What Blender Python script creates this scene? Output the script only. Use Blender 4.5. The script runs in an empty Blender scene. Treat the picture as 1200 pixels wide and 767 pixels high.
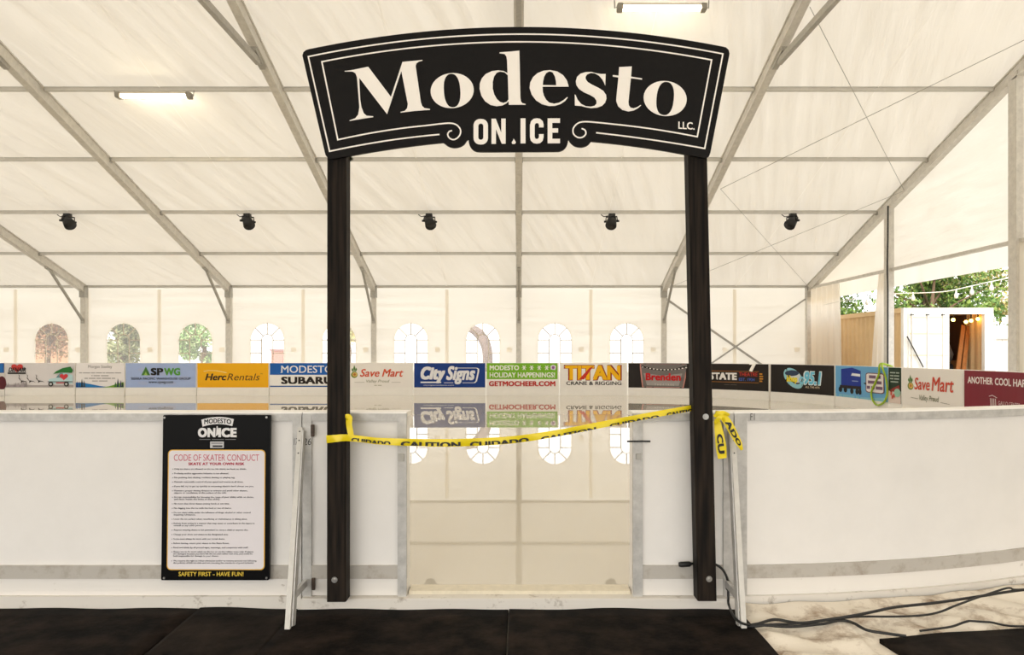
import bpy, bmesh, math, random
from mathutils import Vector, Matrix
from mathutils.geometry import tessellate_polygon

random.seed(7)
scn = bpy.context.scene
C = scn.collection

# ------------------------------------------------------------------ camera, world, exposure
F = 800.0; CX = 608.0; CY = 414.0; EYE = 1.5       # pixels on a 1200x767 frame, metres
cam_d = bpy.data.cameras.new('camera')
cam = bpy.data.objects.new('camera', cam_d); C.objects.link(cam)
cam.location = (0, 0, EYE); cam.rotation_euler = (math.pi / 2, 0, 0)
cam_d.sensor_width = 36.0; cam_d.lens = F / 1200 * 36
cam_d.shift_x = -(CX - 600) / 1200; cam_d.shift_y = (CY - 383.5) / 1200
cam_d.clip_start = 0.05; cam_d.clip_end = 500
scn.camera = cam

w = bpy.data.worlds.new('sky'); scn.world = w; w.use_nodes = True
bg = w.node_tree.nodes['Background']
bg.inputs[0].default_value = (1.0, 0.99, 0.975, 1); bg.inputs[1].default_value = 2.1
sun_d = bpy.data.lights.new('sun', 'SUN'); sun_d.energy = 4.5; sun_d.angle = math.radians(45); sun_d.color = (1, 0.965, 0.90)
sun = bpy.data.objects.new('sun', sun_d); C.objects.link(sun)
sun.rotation_euler = (math.radians(58), 0, math.radians(-20))     # soft hazy sun from behind the viewer

scn.view_settings.view_transform = 'Standard'; scn.view_settings.look = 'None'
scn.view_settings.gamma = 1.0; scn.view_settings.use_curve_mapping = False
scn.view_settings.exposure = 0.14
scn.cycles.max_bounces = 14; scn.cycles.diffuse_bounces = 6; scn.cycles.transparent_max_bounces = 16

# ------------------------------------------------------------------ helpers
def P(px, py, Y):
    return ((px - CX) * Y / F, Y, EYE - (py - CY) * Y / F)

def lin(c):
    c = c / 255.0
    return c / 12.92 if c <= 0.04045 else ((c + 0.055) / 1.055) ** 2.4

MATS = {}
def mat(name, rgb, rough=0.6, metal=0.0, var=0.0, scale=6.0, bump=0.0, spec=0.5):
    """plain procedural material: colour with optional blotchy variation and fine relief"""
    if name in MATS: return MATS[name]
    m = bpy.data.materials.new(name); m.use_nodes = True
    nt = m.node_tree; b = nt.nodes['Principled BSDF']
    col = (lin(rgb[0]), lin(rgb[1]), lin(rgb[2]), 1)
    b.inputs['Base Color'].default_value = col
    b.inputs['Roughness'].default_value = rough; b.inputs['Metallic'].default_value = metal
    b.inputs['Specular IOR Level'].default_value = spec
    if var or bump:
        tc = nt.nodes.new('ShaderNodeTexCoord'); n = nt.nodes.new('ShaderNodeTexNoise')
        n.inputs['Scale'].default_value = scale; n.inputs['Detail'].default_value = 8; n.inputs['Roughness'].default_value = 0.65
        nt.links.new(tc.outputs['Object'], n.inputs['Vector'])
        if var:
            r = nt.nodes.new('ShaderNodeValToRGB')
            r.color_ramp.elements[0].position = 0.3; r.color_ramp.elements[1].position = 0.7
            r.color_ramp.elements[0].color = tuple(max(0, c * (1 - var)) for c in col[:3]) + (1,)
            r.color_ramp.elements[1].color = tuple(min(1, c * (1 + var)) for c in col[:3]) + (1,)
            nt.links.new(n.outputs['Fac'], r.inputs[0]); nt.links.new(r.outputs[0], b.inputs['Base Color'])
        if bump:
            bm = nt.nodes.new('ShaderNodeBump'); bm.inputs['Strength'].default_value = bump; bm.inputs['Distance'].default_value = 0.02
            nt.links.new(n.outputs['Fac'], bm.inputs['Height']); nt.links.new(bm.outputs[0], b.inputs['Normal'])
    MATS[name] = m
    return m

def ink(r, g, b):
    return mat('print_%d_%d_%d' % (r, g, b), (r, g, b), rough=0.55, spec=0.3)

def fabric(name, rgb, trans, rot, sc, strength):
    m = bpy.data.materials.new(name); m.use_nodes = True; nt = m.node_tree
    for n in list(nt.nodes): nt.nodes.remove(n)
    out = nt.nodes.new('ShaderNodeOutputMaterial'); mx = nt.nodes.new('ShaderNodeMixShader')
    d = nt.nodes.new('ShaderNodeBsdfDiffuse'); t = nt.nodes.new('ShaderNodeBsdfTranslucent')
    col = (lin(rgb[0]), lin(rgb[1]), lin(rgb[2]), 1)
    tc = nt.nodes.new('ShaderNodeTexCoord'); mp = nt.nodes.new('ShaderNodeMapping')
    mp.inputs['Scale'].default_value = sc
    m0 = nt.nodes.new('ShaderNodeMapping'); m0.inputs['Rotation'].default_value = rot
    nz = nt.nodes.new('ShaderNodeTexNoise'); nz.inputs['Scale'].default_value = 1.0; nz.inputs['Detail'].default_value = 4
    bp = nt.nodes.new('ShaderNodeBump'); bp.inputs['Strength'].default_value = strength; bp.inputs['Distance'].default_value = 0.05
    nt.links.new(tc.outputs['Object'], m0.inputs[0]); nt.links.new(m0.outputs[0], mp.inputs[0]); nt.links.new(mp.outputs[0], nz.inputs['Vector'])
    nt.links.new(nz.outputs['Fac'], bp.inputs['Height'])
    # weave: faint cloudiness of the coated cloth itself
    n2 = nt.nodes.new('ShaderNodeTexNoise'); n2.inputs['Scale'].default_value = 0.8; n2.inputs['Detail'].default_value = 6
    nt.links.new(tc.outputs['Object'], n2.inputs['Vector'])
    rp = nt.nodes.new('ShaderNodeValToRGB')
    rp.color_ramp.elements[0].color = tuple(c * 0.95 for c in col[:3]) + (1,); rp.color_ramp.elements[1].color = col
    nt.links.new(n2.outputs['Fac'], rp.inputs[0])
    for s in (d, t):
        nt.links.new(rp.outputs[0], s.inputs['Color']); nt.links.new(bp.outputs[0], s.inputs['Normal'])
    # light and shade of stretched folds, put into streaks of translucency
    mr = nt.nodes.new('ShaderNodeMapRange'); mr.inputs['From Min'].default_value = 0.3; mr.inputs['From Max'].default_value = 0.7
    mr.inputs['To Min'].default_value = trans * 0.82; mr.inputs['To Max'].default_value = trans * 1.18
    nt.links.new(nz.outputs['Fac'], mr.inputs['Value']); nt.links.new(mr.outputs[0], mx.inputs[0])
    nt.links.new(d.outputs[0], mx.inputs[1]); nt.links.new(t.outputs[0], mx.inputs[2]); nt.links.new(mx.outputs[0], out.inputs[0])
    MATS[name] = m
    return m

def emit(name, rgb, strength):
    m = bpy.data.materials.new(name); m.use_nodes = True; nt = m.node_tree
    b = nt.nodes['Principled BSDF']; b.inputs['Base Color'].default_value = (*[lin(c) for c in rgb], 1)
    b.inputs['Emission Color'].default_value = (*[lin(c) for c in rgb], 1); b.inputs['Emission Strength'].default_value = strength
    return m

def tag(o, label=None, cat=None, group=None, kind=None):
    if label: o['label'] = label
    if cat: o['category'] = cat
    if group: o['group'] = group
    if kind: o['kind'] = kind
    return o

def thing(name, label, cat, loc=(0, 0, 0), group=None, kind=None):
    o = bpy.data.objects.new(name, None); C.objects.link(o); o.location = loc; o.empty_display_size = 0.1
    return tag(o, label, cat, group, kind)

def adopt(o, parent):
    o.parent = parent
    q = parent; loc = Vector((0, 0, 0))
    if parent.type == 'EMPTY': loc = Vector(parent.location)
    o.matrix_parent_inverse = Matrix.Translation(-loc)

def obj(name, me, m, parent=None, smooth=False):
    if m is not None:
        me.materials.clear(); me.materials.append(m)
    if smooth:
        me.polygons.foreach_set('use_smooth', [True] * len(me.polygons))
    me.name = name
    o = bpy.data.objects.new(name, me); C.objects.link(o)
    if parent is not None: adopt(o, parent)
    return o

class MB:
    def __init__(s): s.v = []; s.f = []
    def add(s, vs, fs):
        n = len(s.v); s.v += [tuple(v) for v in vs]; s.f += [tuple(i + n for i in f) for f in fs]; return s
    def box(s, x0, x1, y0, y1, z0, z1):
        vs = [(x0, y0, z0), (x1, y0, z0), (x1, y1, z0), (x0, y1, z0), (x0, y0, z1), (x1, y0, z1), (x1, y1, z1), (x0, y1, z1)]
        return s.add(vs, [(0, 3, 2, 1), (4, 5, 6, 7), (0, 1, 5, 4), (1, 2, 6, 5), (2, 3, 7, 6), (3, 0, 4, 7)])
    def bar(s, a, b, w, h, up=(0, 0, 1)):
        a = Vector(a); b = Vector(b); t = (b - a).normalized(); u = Vector(up)
        if abs(t.dot(u)) > 0.99: u = Vector((0, 1, 0))
        r = t.cross(u).normalized(); u = r.cross(t).normalized()
        vs = []
        for p in (a, b):
            for i, j in ((-1, -1), (1, -1), (1, 1), (-1, 1)): vs.append(p + r * (i * w / 2) + u * (j * h / 2))
        return s.add(vs, [(0, 1, 2, 3), (7, 6, 5, 4), (0, 4, 5, 1), (1, 5, 6, 2), (2, 6, 7, 3), (3, 7, 4, 0)])
    def tube(s, pts, r, seg=8, caps=True):
        pts = [Vector(p) for p in pts]; n = len(pts); rs = r if isinstance(r, (list, tuple)) else [r] * n
        ref = None; vs = []; fs = []
        for i, p in enumerate(pts):
            t = (pts[min(i + 1, n - 1)] - pts[max(i - 1, 0)]).normalized()
            if ref is None: ref = Vector((0, 0, 1)) if abs(t.z) < 0.9 else Vector((1, 0, 0))
            a = t.cross(ref).normalized(); b = a.cross(t).normalized(); ref = b
            for k in range(seg):
                th = 2 * math.pi * k / seg; vs.append(p + (a * math.cos(th) + b * math.sin(th)) * rs[i])
        for i in range(n - 1):
            for k in range(seg):
                k2 = (k + 1) % seg; fs.append((i * seg + k, i * seg + k2, (i + 1) * seg + k2, (i + 1) * seg + k))
        if caps: fs.append(tuple(range(seg))[::-1]); fs.append(tuple(range((n - 1) * seg, n * seg)))
        return s.add(vs, fs)
    def mesh(s):
        me = bpy.data.meshes.new('m'); me.from_pydata(s.v, [], s.f); me.update(); return me
    def build(s, name, m, parent=None, smooth=False, bevel=0):
        me = s.mesh()
        if bevel:
            bm = bmesh.new(); bm.from_mesh(me)
            bmesh.ops.bevel(bm, geom=list(bm.edges), offset=bevel, segments=2, affect='EDGES', clamp_overlap=True)
            bm.to_mesh(me); bm.free()
        return obj(name, me, m, parent, smooth)

def catmull(pts, n=8, closed=False):
    out = []; N = len(pts); dim = len(pts[0])
    rng = range(N if closed else N - 1)
    for i in rng:
        g = lambda k: pts[k % N] if closed else pts[max(0, min(N - 1, k))]
        p0, p1, p2, p3 = g(i - 1), g(i), g(i + 1), g(i + 2)
        for j in range(n):
            t = j / n
            out.append(tuple(0.5 * (2 * p1[d] + (p2[d] - p0[d]) * t + (2 * p0[d] - 5 * p1[d] + 4 * p2[d] - p3[d]) * t * t + (3 * p1[d] - p0[d] - 3 * p2[d] + p3[d]) * t ** 3) for d in range(dim)))
    if not closed: out.append(tuple(pts[-1]))
    return out

def flat(loops, mp, name, m, parent, thick=None, split=None):
    """filled 2D shape; mp maps (a, b, depth) to 3D.  thick gives a prism."""
    tris = tessellate_polygon([[Vector((p[0], p[1], 0)) for p in L] for L in loops])
    allp = [p for L in loops for p in L]
    if split:                                             # cut into narrow strips so that the shape follows a curved surface
        bm = bmesh.new(); bv = [bm.verts.new((p[0], p[1], 0)) for p in allp]
        for t in tris:
            try: bm.faces.new([bv[i] for i in t])
            except ValueError: pass
        k = math.floor(min(p[0] for p in allp) / split) + 1; hi = max(p[0] for p in allp)
        while k * split < hi:
            bmesh.ops.bisect_plane(bm, geom=bm.verts[:] + bm.edges[:] + bm.faces[:], plane_co=(k * split, 0, 0), plane_no=(1, 0, 0)); k += 1
        for v in bm.verts: v.co = mp(v.co.x, v.co.y, 0)
        me = bpy.data.meshes.new('m'); bm.to_mesh(me); bm.free()
        return obj(name, me, m, parent)
    mb = MB(); vs = [mp(p[0], p[1], 0) for p in allp]; fs = [tuple(t) for t in tris]
    if thick:
        n = len(allp); vs += [mp(p[0], p[1], thick) for p in allp]; fs += [tuple(i + n for i in t[::-1]) for t in tris]
        k = 0
        for L in loops:
            for i in range(len(L)):
                a = k + i; b = k + (i + 1) % len(L); fs.append((a, b, b + n, a + n))
            k += len(L)
    mb.add(vs, fs); me = mb.mesh()
    bm = bmesh.new(); bm.from_mesh(me); bmesh.ops.recalc_face_normals(bm, faces=bm.faces); bm.to_mesh(me); bm.free()
    return obj(name, me, m, parent)

def stroke2d(pts, wd, closed=False):
    """outline quads of a line of width wd, mitred"""
    n = len(pts); L = []; R = []
    for i in range(n):
        p = Vector(pts[i][:2])
        a = Vector(pts[i - 1][:2]) if (i > 0 or closed) else None
        b = Vector(pts[(i + 1) % n][:2]) if (i < n - 1 or closed) else None
        d1 = (p - a).normalized() if a is not None else (b - p).normalized()
        d2 = (b - p).normalized() if b is not None else d1
        n1 = Vector((-d1.y, d1.x)); n2 = Vector((-d2.y, d2.x)); mm = (n1 + n2)
        if mm.length < 1e-6: mm = n1
        mm.normalize(); k = wd / 2 / max(0.35, mm.dot(n1))
        L.append(p + mm * k); R.append(p - mm * k)
    return L, R

def line(pts, wd, mp, name, m, parent, closed=False):
    L, R = stroke2d(pts, wd, closed); n = len(L)
    mb = MB(); vs = [mp(p.x, p.y, 0) for p in L] + [mp(p.x, p.y, 0) for p in R]
    fs = [(i, (i + 1) % n, n + (i + 1) % n, n + i) for i in range(n if closed else n - 1)]
    mb.add(vs, fs)
    return mb.build(name, m, parent)

TXT = {}
def text_geo(s, bold, shear, res=3):
    key = (s, bold, shear, res)
    if key not in TXT:
        cu = bpy.data.curves.new('t', 'FONT'); cu.body = s; cu.shear = shear; cu.resolution_u = res; cu.space_character = 1.0 + 1.6 * max(0, bold - .02); cu.fill_mode = 'FRONT'
        o = bpy.data.objects.new('t', cu); me = bpy.data.meshes.new_from_object(o)
        v0 = [v.co.copy() for v in me.vertices]; f0 = [tuple(p.vertices) for p in me.polygons]
        # heavier weight: the glyphs struck again with small shifts
        sh = [(0, 0)] if bold <= 0 else ([(-bold, 0), (bold, 0)] if res < 3 else [(i * bold / max(1, math.ceil(bold / .03)), j * bold * .6) for i in range(-max(1, math.ceil(bold / .03)), max(1, math.ceil(bold / .03)) + 1) for j in (-1, 1)])
        TXT[key] = ([v + Vector((a, b, 6e-5 * k)) for k, (a, b) in enumerate(sh) for v in v0], [tuple(i + k * len(v0) for i in f) for k in range(len(sh)) for f in f0])
        bpy.data.objects.remove(o); bpy.data.curves.remove(cu); bpy.data.meshes.remove(me)
    return TXT[key]

def text(s, box, mp, m, parent, bold=0.0, shear=0.0, name='lettering', res=3, arc=0.0, grow=0.0, rot=0.0):
    """lettering fitted into box=(a0,b0,a1,b1) of the surface mapped by mp"""
    vs, fs = text_geo(s, bold, shear, res)
    x0 = min(v.x for v in vs); x1 = max(v.x for v in vs); y0 = min(v.y for v in vs); y1 = max(v.y for v in vs)
    a0, b0, a1, b1 = box
    out = []
    for v in vs:
        u = (v.x - x0) / (x1 - x0); t = (v.y - y0) / (y1 - y0)
        a = a0 + (a1 - a0) * u; b = b0 + (b1 - b0) * t + arc * (1 - (2 * u - 1) ** 2) + rot * (u - 0.5)
        out.append(mp(a, b, -v.z))
    return MB().add(out, fs).build(name, m, parent)

def ell(cx, cy, rx, ry, rot=0, p=2.0, n=40):
    out = []
    for i in range(n):
        th = 2 * math.pi * i / n; c, s = math.cos(th), math.sin(th)
        x = math.copysign(abs(c) ** (2 / p), c) * rx; y = math.copysign(abs(s) ** (2 / p), s) * ry
        out.append((cx + x * math.cos(rot) - y * math.sin(rot), cy + x * math.sin(rot) + y * math.cos(rot)))
    return out

def rrect(x0, y0, x1, y1, r, n=5):
    out = []
    for cx, cy, a in ((x1 - r, y1 - r, 0), (x0 + r, y1 - r, 90), (x0 + r, y0 + r, 180), (x1 - r, y0 + r, 270)):
        for i in range(n + 1):
            t = math.radians(a + 90 * i / n); out.append((cx + r * math.cos(t), cy + r * math.sin(t)))
    return out

# ------------------------------------------------------------------ materials
M_roof = fabric('tent_roof_cloth', (246, 241, 231), 0.165, (0, 0, 0.35), (5.0, 0.4, 0.4), 0.6)
M_wall = fabric('tent_wall_cloth', (250, 246, 237), 0.37, (0, 0, 0), (0.25, 1.0, 6.0), 0.25)
M_curt = fabric('tent_curtain_cloth', (250, 246, 238), 0.5, (0, 0, 0), (1.0, 3.0, 0.3), 0.2)
M_seam = fabric('seam_cloth', (254, 251, 245), 0.7, (0, 0, 0), (1, 1, 1), 0.0)
M_purlin = mat('purlin_aluminium', (206, 203, 196), 0.5, 0.0, var=0.05, scale=9)
M_alu = mat('aluminium', (212, 208, 200), 0.45, 0.12, var=0.12, scale=9, bump=0.05)
M_alu2 = mat('aluminium_worn', (190, 188, 184), 0.45, 0.25, var=0.2, scale=14, bump=0.1)
M_galv = mat('galvanised_steel', (172, 169, 162), 0.5, 0.25, var=0.12, scale=12)
M_white = mat('white_board_plastic', (234, 231, 227), 0.35, var=0.03, scale=3, bump=0.02)
M_far = mat('white_far_board', (246, 243, 238), 0.35, var=0.02, scale=3)
M_cap = mat('white_cap_plastic', (246, 243, 238), 0.3, var=0.03, scale=5)
M_black = mat('sign_black', (19, 17, 17), 0.55, var=0.15, scale=30, spec=0.15)
M_signw = mat('sign_cream_white', (255, 250, 243), 0.5)
M_cable = mat('black_rubber_cable', (20, 20, 20), 0.5)
M_blackmetal = mat('black_metal', (16, 16, 16), 0.4)
M_yellow = mat('caution_tape_yellow', (238, 214, 20), 0.35)
M_tapeink = mat('caution_tape_black', (18, 16, 12), 0.45)

def wood_dark():
    m = bpy.data.materials.new('dark_stained_timber'); m.use_nodes = True; nt = m.node_tree; b = nt.nodes['Principled BSDF']
    tc = nt.nodes.new('ShaderNodeTexCoord'); mp = nt.nodes.new('ShaderNodeMapping'); mp.inputs['Scale'].default_value = (28, 28, 1.6)
    n = nt.nodes.new('ShaderNodeTexNoise'); n.inputs['Scale'].default_value = 1.6; n.inputs['Detail'].default_value = 9
    r = nt.nodes.new('ShaderNodeValToRGB')
    r.color_ramp.elements[0].position = 0.35; r.color_ramp.elements[0].color = (0.0055, 0.0045, 0.004, 1)
    r.color_ramp.elements[1].position = 0.75; r.color_ramp.elements[1].color = (0.032, 0.022, 0.015, 1)
    bp = nt.nodes.new('ShaderNodeBump'); bp.inputs['Strength'].default_value = 0.25; bp.inputs['Distance'].default_value = 0.01
    nt.links.new(tc.outputs['Object'], mp.inputs[0]); nt.links.new(mp.outputs[0], n.inputs['Vector']); nt.links.new(n.outputs['Fac'], r.inputs[0])
    nt.links.new(r.outputs[0], b.inputs['Base Color']); nt.links.new(n.outputs['Fac'], bp.inputs['Height']); nt.links.new(bp.outputs[0], b.inputs['Normal'])
    b.inputs['Roughness'].default_value = 0.6; b.inputs['Specular IOR Level'].default_value = 0.12
    return m
M_timber = wood_dark()

def dirty(name, base, dirt, scale, lo, hi, rough=0.6, bump=0.15, zdirt=None):
    m = bpy.data.materials.new(name); m.use_nodes = True; nt = m.node_tree; b = nt.nodes['Principled BSDF']
    tc = nt.nodes.new('ShaderNodeTexCoord'); n = nt.nodes.new('ShaderNodeTexNoise')
    n.inputs['Scale'].default_value = scale; n.inputs['Detail'].default_value = 10; n.inputs['Roughness'].default_value = 0.68
    r = nt.nodes.new('ShaderNodeValToRGB')
    r.color_ramp.elements[0].position = lo; r.color_ramp.elements[0].color = (*[lin(c) for c in dirt], 1)
    r.color_ramp.elements[1].position = hi; r.color_ramp.elements[1].color = (*[lin(c) for c in base], 1)
    bp = nt.nodes.new('ShaderNodeBump'); bp.inputs['Strength'].default_value = bump; bp.inputs['Distance'].default_value = 0.01
    nt.links.new(tc.outputs['Object'], n.inputs['Vector']); nt.links.new(n.outputs['Fac'], r.inputs[0])
    nt.links.new(r.outputs[0], b.inputs['Base Color']); nt.links.new(n.outputs['Fac'], bp.inputs['Height']); nt.links.new(bp.outputs[0], b.inputs['Normal'])
    b.inputs['Roughness'].default_value = rough; b.inputs['Specular IOR Level'].default_value = 0.06 if name.startswith('rubber') else 0.2
    return m
M_kick = dirty('white_kick_dirty', (228, 224, 218), (140, 125, 110), 11, 0.27, 0.37, 0.5, 0.1)
M_rail = dirty('rail_grey_worn', (184, 179, 171), (158, 148, 136), 9, 0.30, 0.5, 0.5, 0.1)
M_ledge = dirty('ledge_dirty', (216, 211, 203), (130, 116, 100), 9, 0.27, 0.42, 0.55, 0.15)
M_tarp = dirty('tarp_dirty_white', (228, 219, 204), (134, 106, 78), 4.0, 0.34, 0.52, 0.55, 0.5)
M_mat = dirty('rubber_mat', (46, 37, 31), (9, 7, 6), 4.5, 0.40, 0.74, 0.75, 0.8)
M_mat2 = dirty('rubber_mat_dusty', (48, 41, 35), (14, 11, 10), 4, 0.36, 0.75, 0.72, 0.6)
M_conc = dirty('floor_concrete', (165, 160, 152), (140, 134, 126), 3, 0.35, 0.65, 0.8, 0.1)  # concrete tone raised to throw light up onto the near boards
M_ground = dirty('outside_paving', (196, 190, 180), (170, 164, 154), 1.2, 0.35, 0.65, 0.85, 0.05)

def ice_mat():
    m = bpy.data.materials.new('wet_ice'); m.use_nodes = True; nt = m.node_tree; b = nt.nodes['Principled BSDF']
    b.inputs['Base Color'].default_value = (0.64, 0.595, 0.51, 1); b.inputs['Roughness'].default_value = 0.015
    b.inputs['IOR'].default_value = 1.8
    tc = nt.nodes.new('ShaderNodeTexCoord'); n = nt.nodes.new('ShaderNodeTexNoise'); n.inputs['Scale'].default_value = 1.4; n.inputs['Detail'].default_value = 3
    bp = nt.nodes.new('ShaderNodeBump'); bp.inputs['Strength'].default_value = 0.012; bp.inputs['Distance'].default_value = 0.02
    nt.links.new(tc.outputs['Object'], n.inputs['Vector']); nt.links.new(n.outputs['Fac'], bp.inputs['Height']); nt.links.new(bp.outputs[0], b.inputs['Normal'])
    return m
M_ice = ice_mat()

def vinyl_mat():
    m = bpy.data.materials.new('clear_vinyl'); m.use_nodes = True; nt = m.node_tree
    for n in list(nt.nodes): nt.nodes.remove(n)
    out = nt.nodes.new('ShaderNodeOutputMaterial'); mx = nt.nodes.new('ShaderNodeMixShader'); t = nt.nodes.new('ShaderNodeBsdfTransparent')
    d = nt.nodes.new('ShaderNodeBsdfTranslucent'); d.inputs[0].default_value = (0.9, 0.88, 0.84, 1)
    mx.inputs[0].default_value = 0.2
    nt.links.new(t.outputs[0], mx.inputs[1]); nt.links.new(d.outputs[0], mx.inputs[2]); nt.links.new(mx.outputs[0], out.inputs[0])
    return m
M_vinyl = vinyl_mat()

# ------------------------------------------------------------------ tent dimensions
YE = 23.6; ZE = 3.77; SL = 0.345; RIDGE = 8.6; YN = 2 * RIDGE - YE; SP = 2.33
XL, XR = -25.0, 10.0
def roof_z(Y): return ZE + SL * (YE - Y) if Y >= RIDGE else ZE + SL * (Y - YN)
ROOF_UP = 0.10                                           # the cloth lies on top of the frame

# ------------------------------------------------------------------ ground and floor
tag(MB().box(-90, 90, -40, 120, -0.30, -0.03).build('ground', M_ground), 'pale paving outside the tent', 'ground', kind='structure')
tag(MB().box(XL, XR, YN, YE, -0.028, 0.0).build('floor', M_conc), 'light concrete floor under the tent', 'floor', kind='structure')

# ------------------------------------------------------------------ ceiling: cloth bays, seams, purlins
ceil_e = thing('ceiling', 'cream translucent cloth roof of the tent with grey purlins', 'tent roof', (-7.5, RIDGE, 8.9), kind='structure')
nb = 7
def roof_bay(x0, x1, y0, y1, name, m, dz=0.0, nx=6, ny=18):
    mb = MB(); vs = []; fs = []
    for j in range(ny + 1):
        y = y0 + (y1 - y0) * j / ny
        for i in range(nx + 1):
            x = x0 + (x1 - x0) * i / nx
            sag = 0.05 * math.sin(math.pi * i / nx)
            vs.append((x, y, roof_z(y) + ROOF_UP + dz - sag * 0.4))
    for j in range(ny):
        for i in range(nx):
            a = j * (nx + 1) + i; fs.append((a, a + 1, a + nx + 2, a + nx + 1))
    return mb.add(vs, fs).build(name, m, ceil_e, smooth=True)
for b in range(nb):
    x0 = XL + 5 * b
    roof_bay(x0, x0 + 5, RIDGE, YE + 0.12, 'roof_panel', M_roof)
    roof_bay(x0, x0 + 5, YN - 0.12, RIDGE, 'roof_panel', M_roof)
    roof_bay(x0 + 2.492, x0 + 2.508, RIDGE, YE + 0.1, 'seam', M_seam, dz=-0.045, nx=1)
pm = None
for k in range(0, 7):
    y = YE - SP * k
    for b in range(1, nb):
        x0 = XL + 5 * b
        if pm is None:
            pb = MB().box(0.09, 4.91, -0.03, 0.03, -0.035, 0.02); pb.box(0.09, 4.91, -0.018, 0.018, 0.02, 0.045); pb.box(0.09, 4.91, -0.03, 0.03, 0.045, 0.055)
            pm = pb.mesh()
        o = obj('purlin', pm, M_purlin, ceil_e) if not pm.materials else bpy.data.objects.new('purlin', pm)
        if o.name not in C.objects: C.objects.link(o)
        adopt(o, ceil_e); o.location = (x0, y, roof_z(y) + 0.03)
obj('purlin', MB().box(XL, XR, RIDGE - 0.06, RIDGE + 0.06, roof_z(RIDGE) - 0.1, roof_z(RIDGE) + 0.04).mesh(), M_alu, ceil_e)

# ------------------------------------------------------------------ tent arches
ARCH = [(-15, 'leftmost grey aluminium tent arch, its column above the small pale landscape banner'),
        (-10, 'grey aluminium tent arch whose column stands above the yellow banner'),
        (-5, 'grey aluminium tent arch rising just behind the left timber post'),
        (0, 'central grey aluminium tent arch passing behind the big black sign'),
        (5, 'grey aluminium tent arch whose column stands above the film strip banner'),
        (10, 'grey aluminium end arch of the tent beside the open gable')]
for X, lab in ARCH:
    e = thing('tent_arch', lab, 'tent frame', (X, YE, 0), 'aluminium tent arches')
    y0, y1 = YE + 0.05, RIDGE
    a = (X, y0, roof_z(y0) - 0.06); b = (X, y1, roof_z(y1) - 0.06)
    mb = MB(); mb.bar(a, b, 0.13, 0.22); up = Vector((0, SL, 1)).normalized() * 0.115
    mb.bar(Vector(a) + up, Vector(b) + up, 0.18, 0.03); mb.bar(Vector(a) - up, Vector(b) - up, 0.16, 0.025)
    mb.build('rafter', M_alu, e)
    MB().bar((X, RIDGE, roof_z(RIDGE) - 0.06), (X, YN, ZE - 0.06), 0.16, 0.24).build('rafter', M_alu, e)
    cb = MB(); cb.box(X - 0.065, X + 0.065, YE - 0.10, YE + 0.08, 0, ZE - 0.06)
    cb.box(X - 0.09, X + 0.09, YE - 0.115, YE - 0.095, 0, ZE - 0.08); cb.build('column', M_alu, e)
    MB().box(X - 0.12, X + 0.12, YE - 0.17, YE + 0.12, 0, 0.02).build('base_plate', M_galv, e)
    MB().box(X - 0.10, X + 0.10, YE - 0.17, YE + 0.02, ZE - 0.34, ZE + 0.04).build('eave_bracket', M_galv, e)
    if X < 10:
        k = MB().bar((X - 0.0, 21.75, roof_z(21.75) - 0.16), (X, YE - 0.11, 2.62), 0.07, 0.06).build('knee_brace', M_galv, e)
        MB().box(X - 0.05, X + 0.05, YE - 0.15, YE - 0.09, 2.54, 2.70).build('bracket', M_galv, k)
        MB().bar((X, 21.65, roof_z(21.65) - 0.2), (X, 21.9, roof_z(21.9) - 0.2), 0.09, 0.08).build('bracket', M_galv, k)
    if X < 10:
        t = MB().bar((X, 13.1, roof_z(13.1) - 0.30), (X, 2 * RIDGE - 13.1, roof_z(13.1) - 0.30), 0.09, 0.12).build('collar_tie', M_galv, e)
        MB().bar((X, 12.85, roof_z(12.85) - 0.22), (X, 13.35, roof_z(13.35) - 0.2), 0.11, 0.14).build('bracket', M_galv, t)
    for yy in (11.3, 11.9, 16.6, 18.94, 21.27):           # splice bolts at the purlin joints
        MB().box(X - 0.10, X + 0.10, yy - 0.05, yy + 0.05, roof_z(yy) - 0.04, roof_z(yy) + 0.055).build('purlin_clamp', M_galv, e)

# bracing of the end bay
def wire(name, a, b, r, lab, cat='cable', m=None, grp='thin brace wires under the roof'):
    return tag(MB().tube([a, b], r, 6).build(name, m or M_galv), lab, cat, grp)
wire('brace_wire', (5, 11.73, 7.45), (9.95, 17.62, 5.70), 0.007, 'steel wire running down from roof top to gable arch', grp='thin brace wires under the roof')
wire('brace_wire', (9.95, 11.7, 7.5), (5.05, 17.1, 5.62), 0.007, 'steel wire crossing roof bay from upper right edge down to inner arch')
wire('brace_wire', (5.05, 17.1, 5.62), (9.95, 23.3, 3.70), 0.006, 'lower steel wire dropping toward the far tent corner')
wire('brace_wire', (9.95, 17.62, 5.70), (5.05, 23.3, 3.72), 0.006, 'lower steel wire dropping toward the column behind right timber post')
tag(MB().bar((5.05, YE + 0.02, 3.42), (9.95, YE + 0.02, 0.05), 0.03, 0.07).build('wall_brace', M_galv), 'flat wall brace sloping down toward the open gable', 'brace', 'crossed wall braces')
tag(MB().bar((9.98, YE + 0.06, 3.42), (5.05, YE + 0.06, 0.05), 0.03, 0.05).build('wall_brace', M_galv), 'thin wall brace rising toward the far tent corner', 'brace', 'crossed wall braces')

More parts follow.
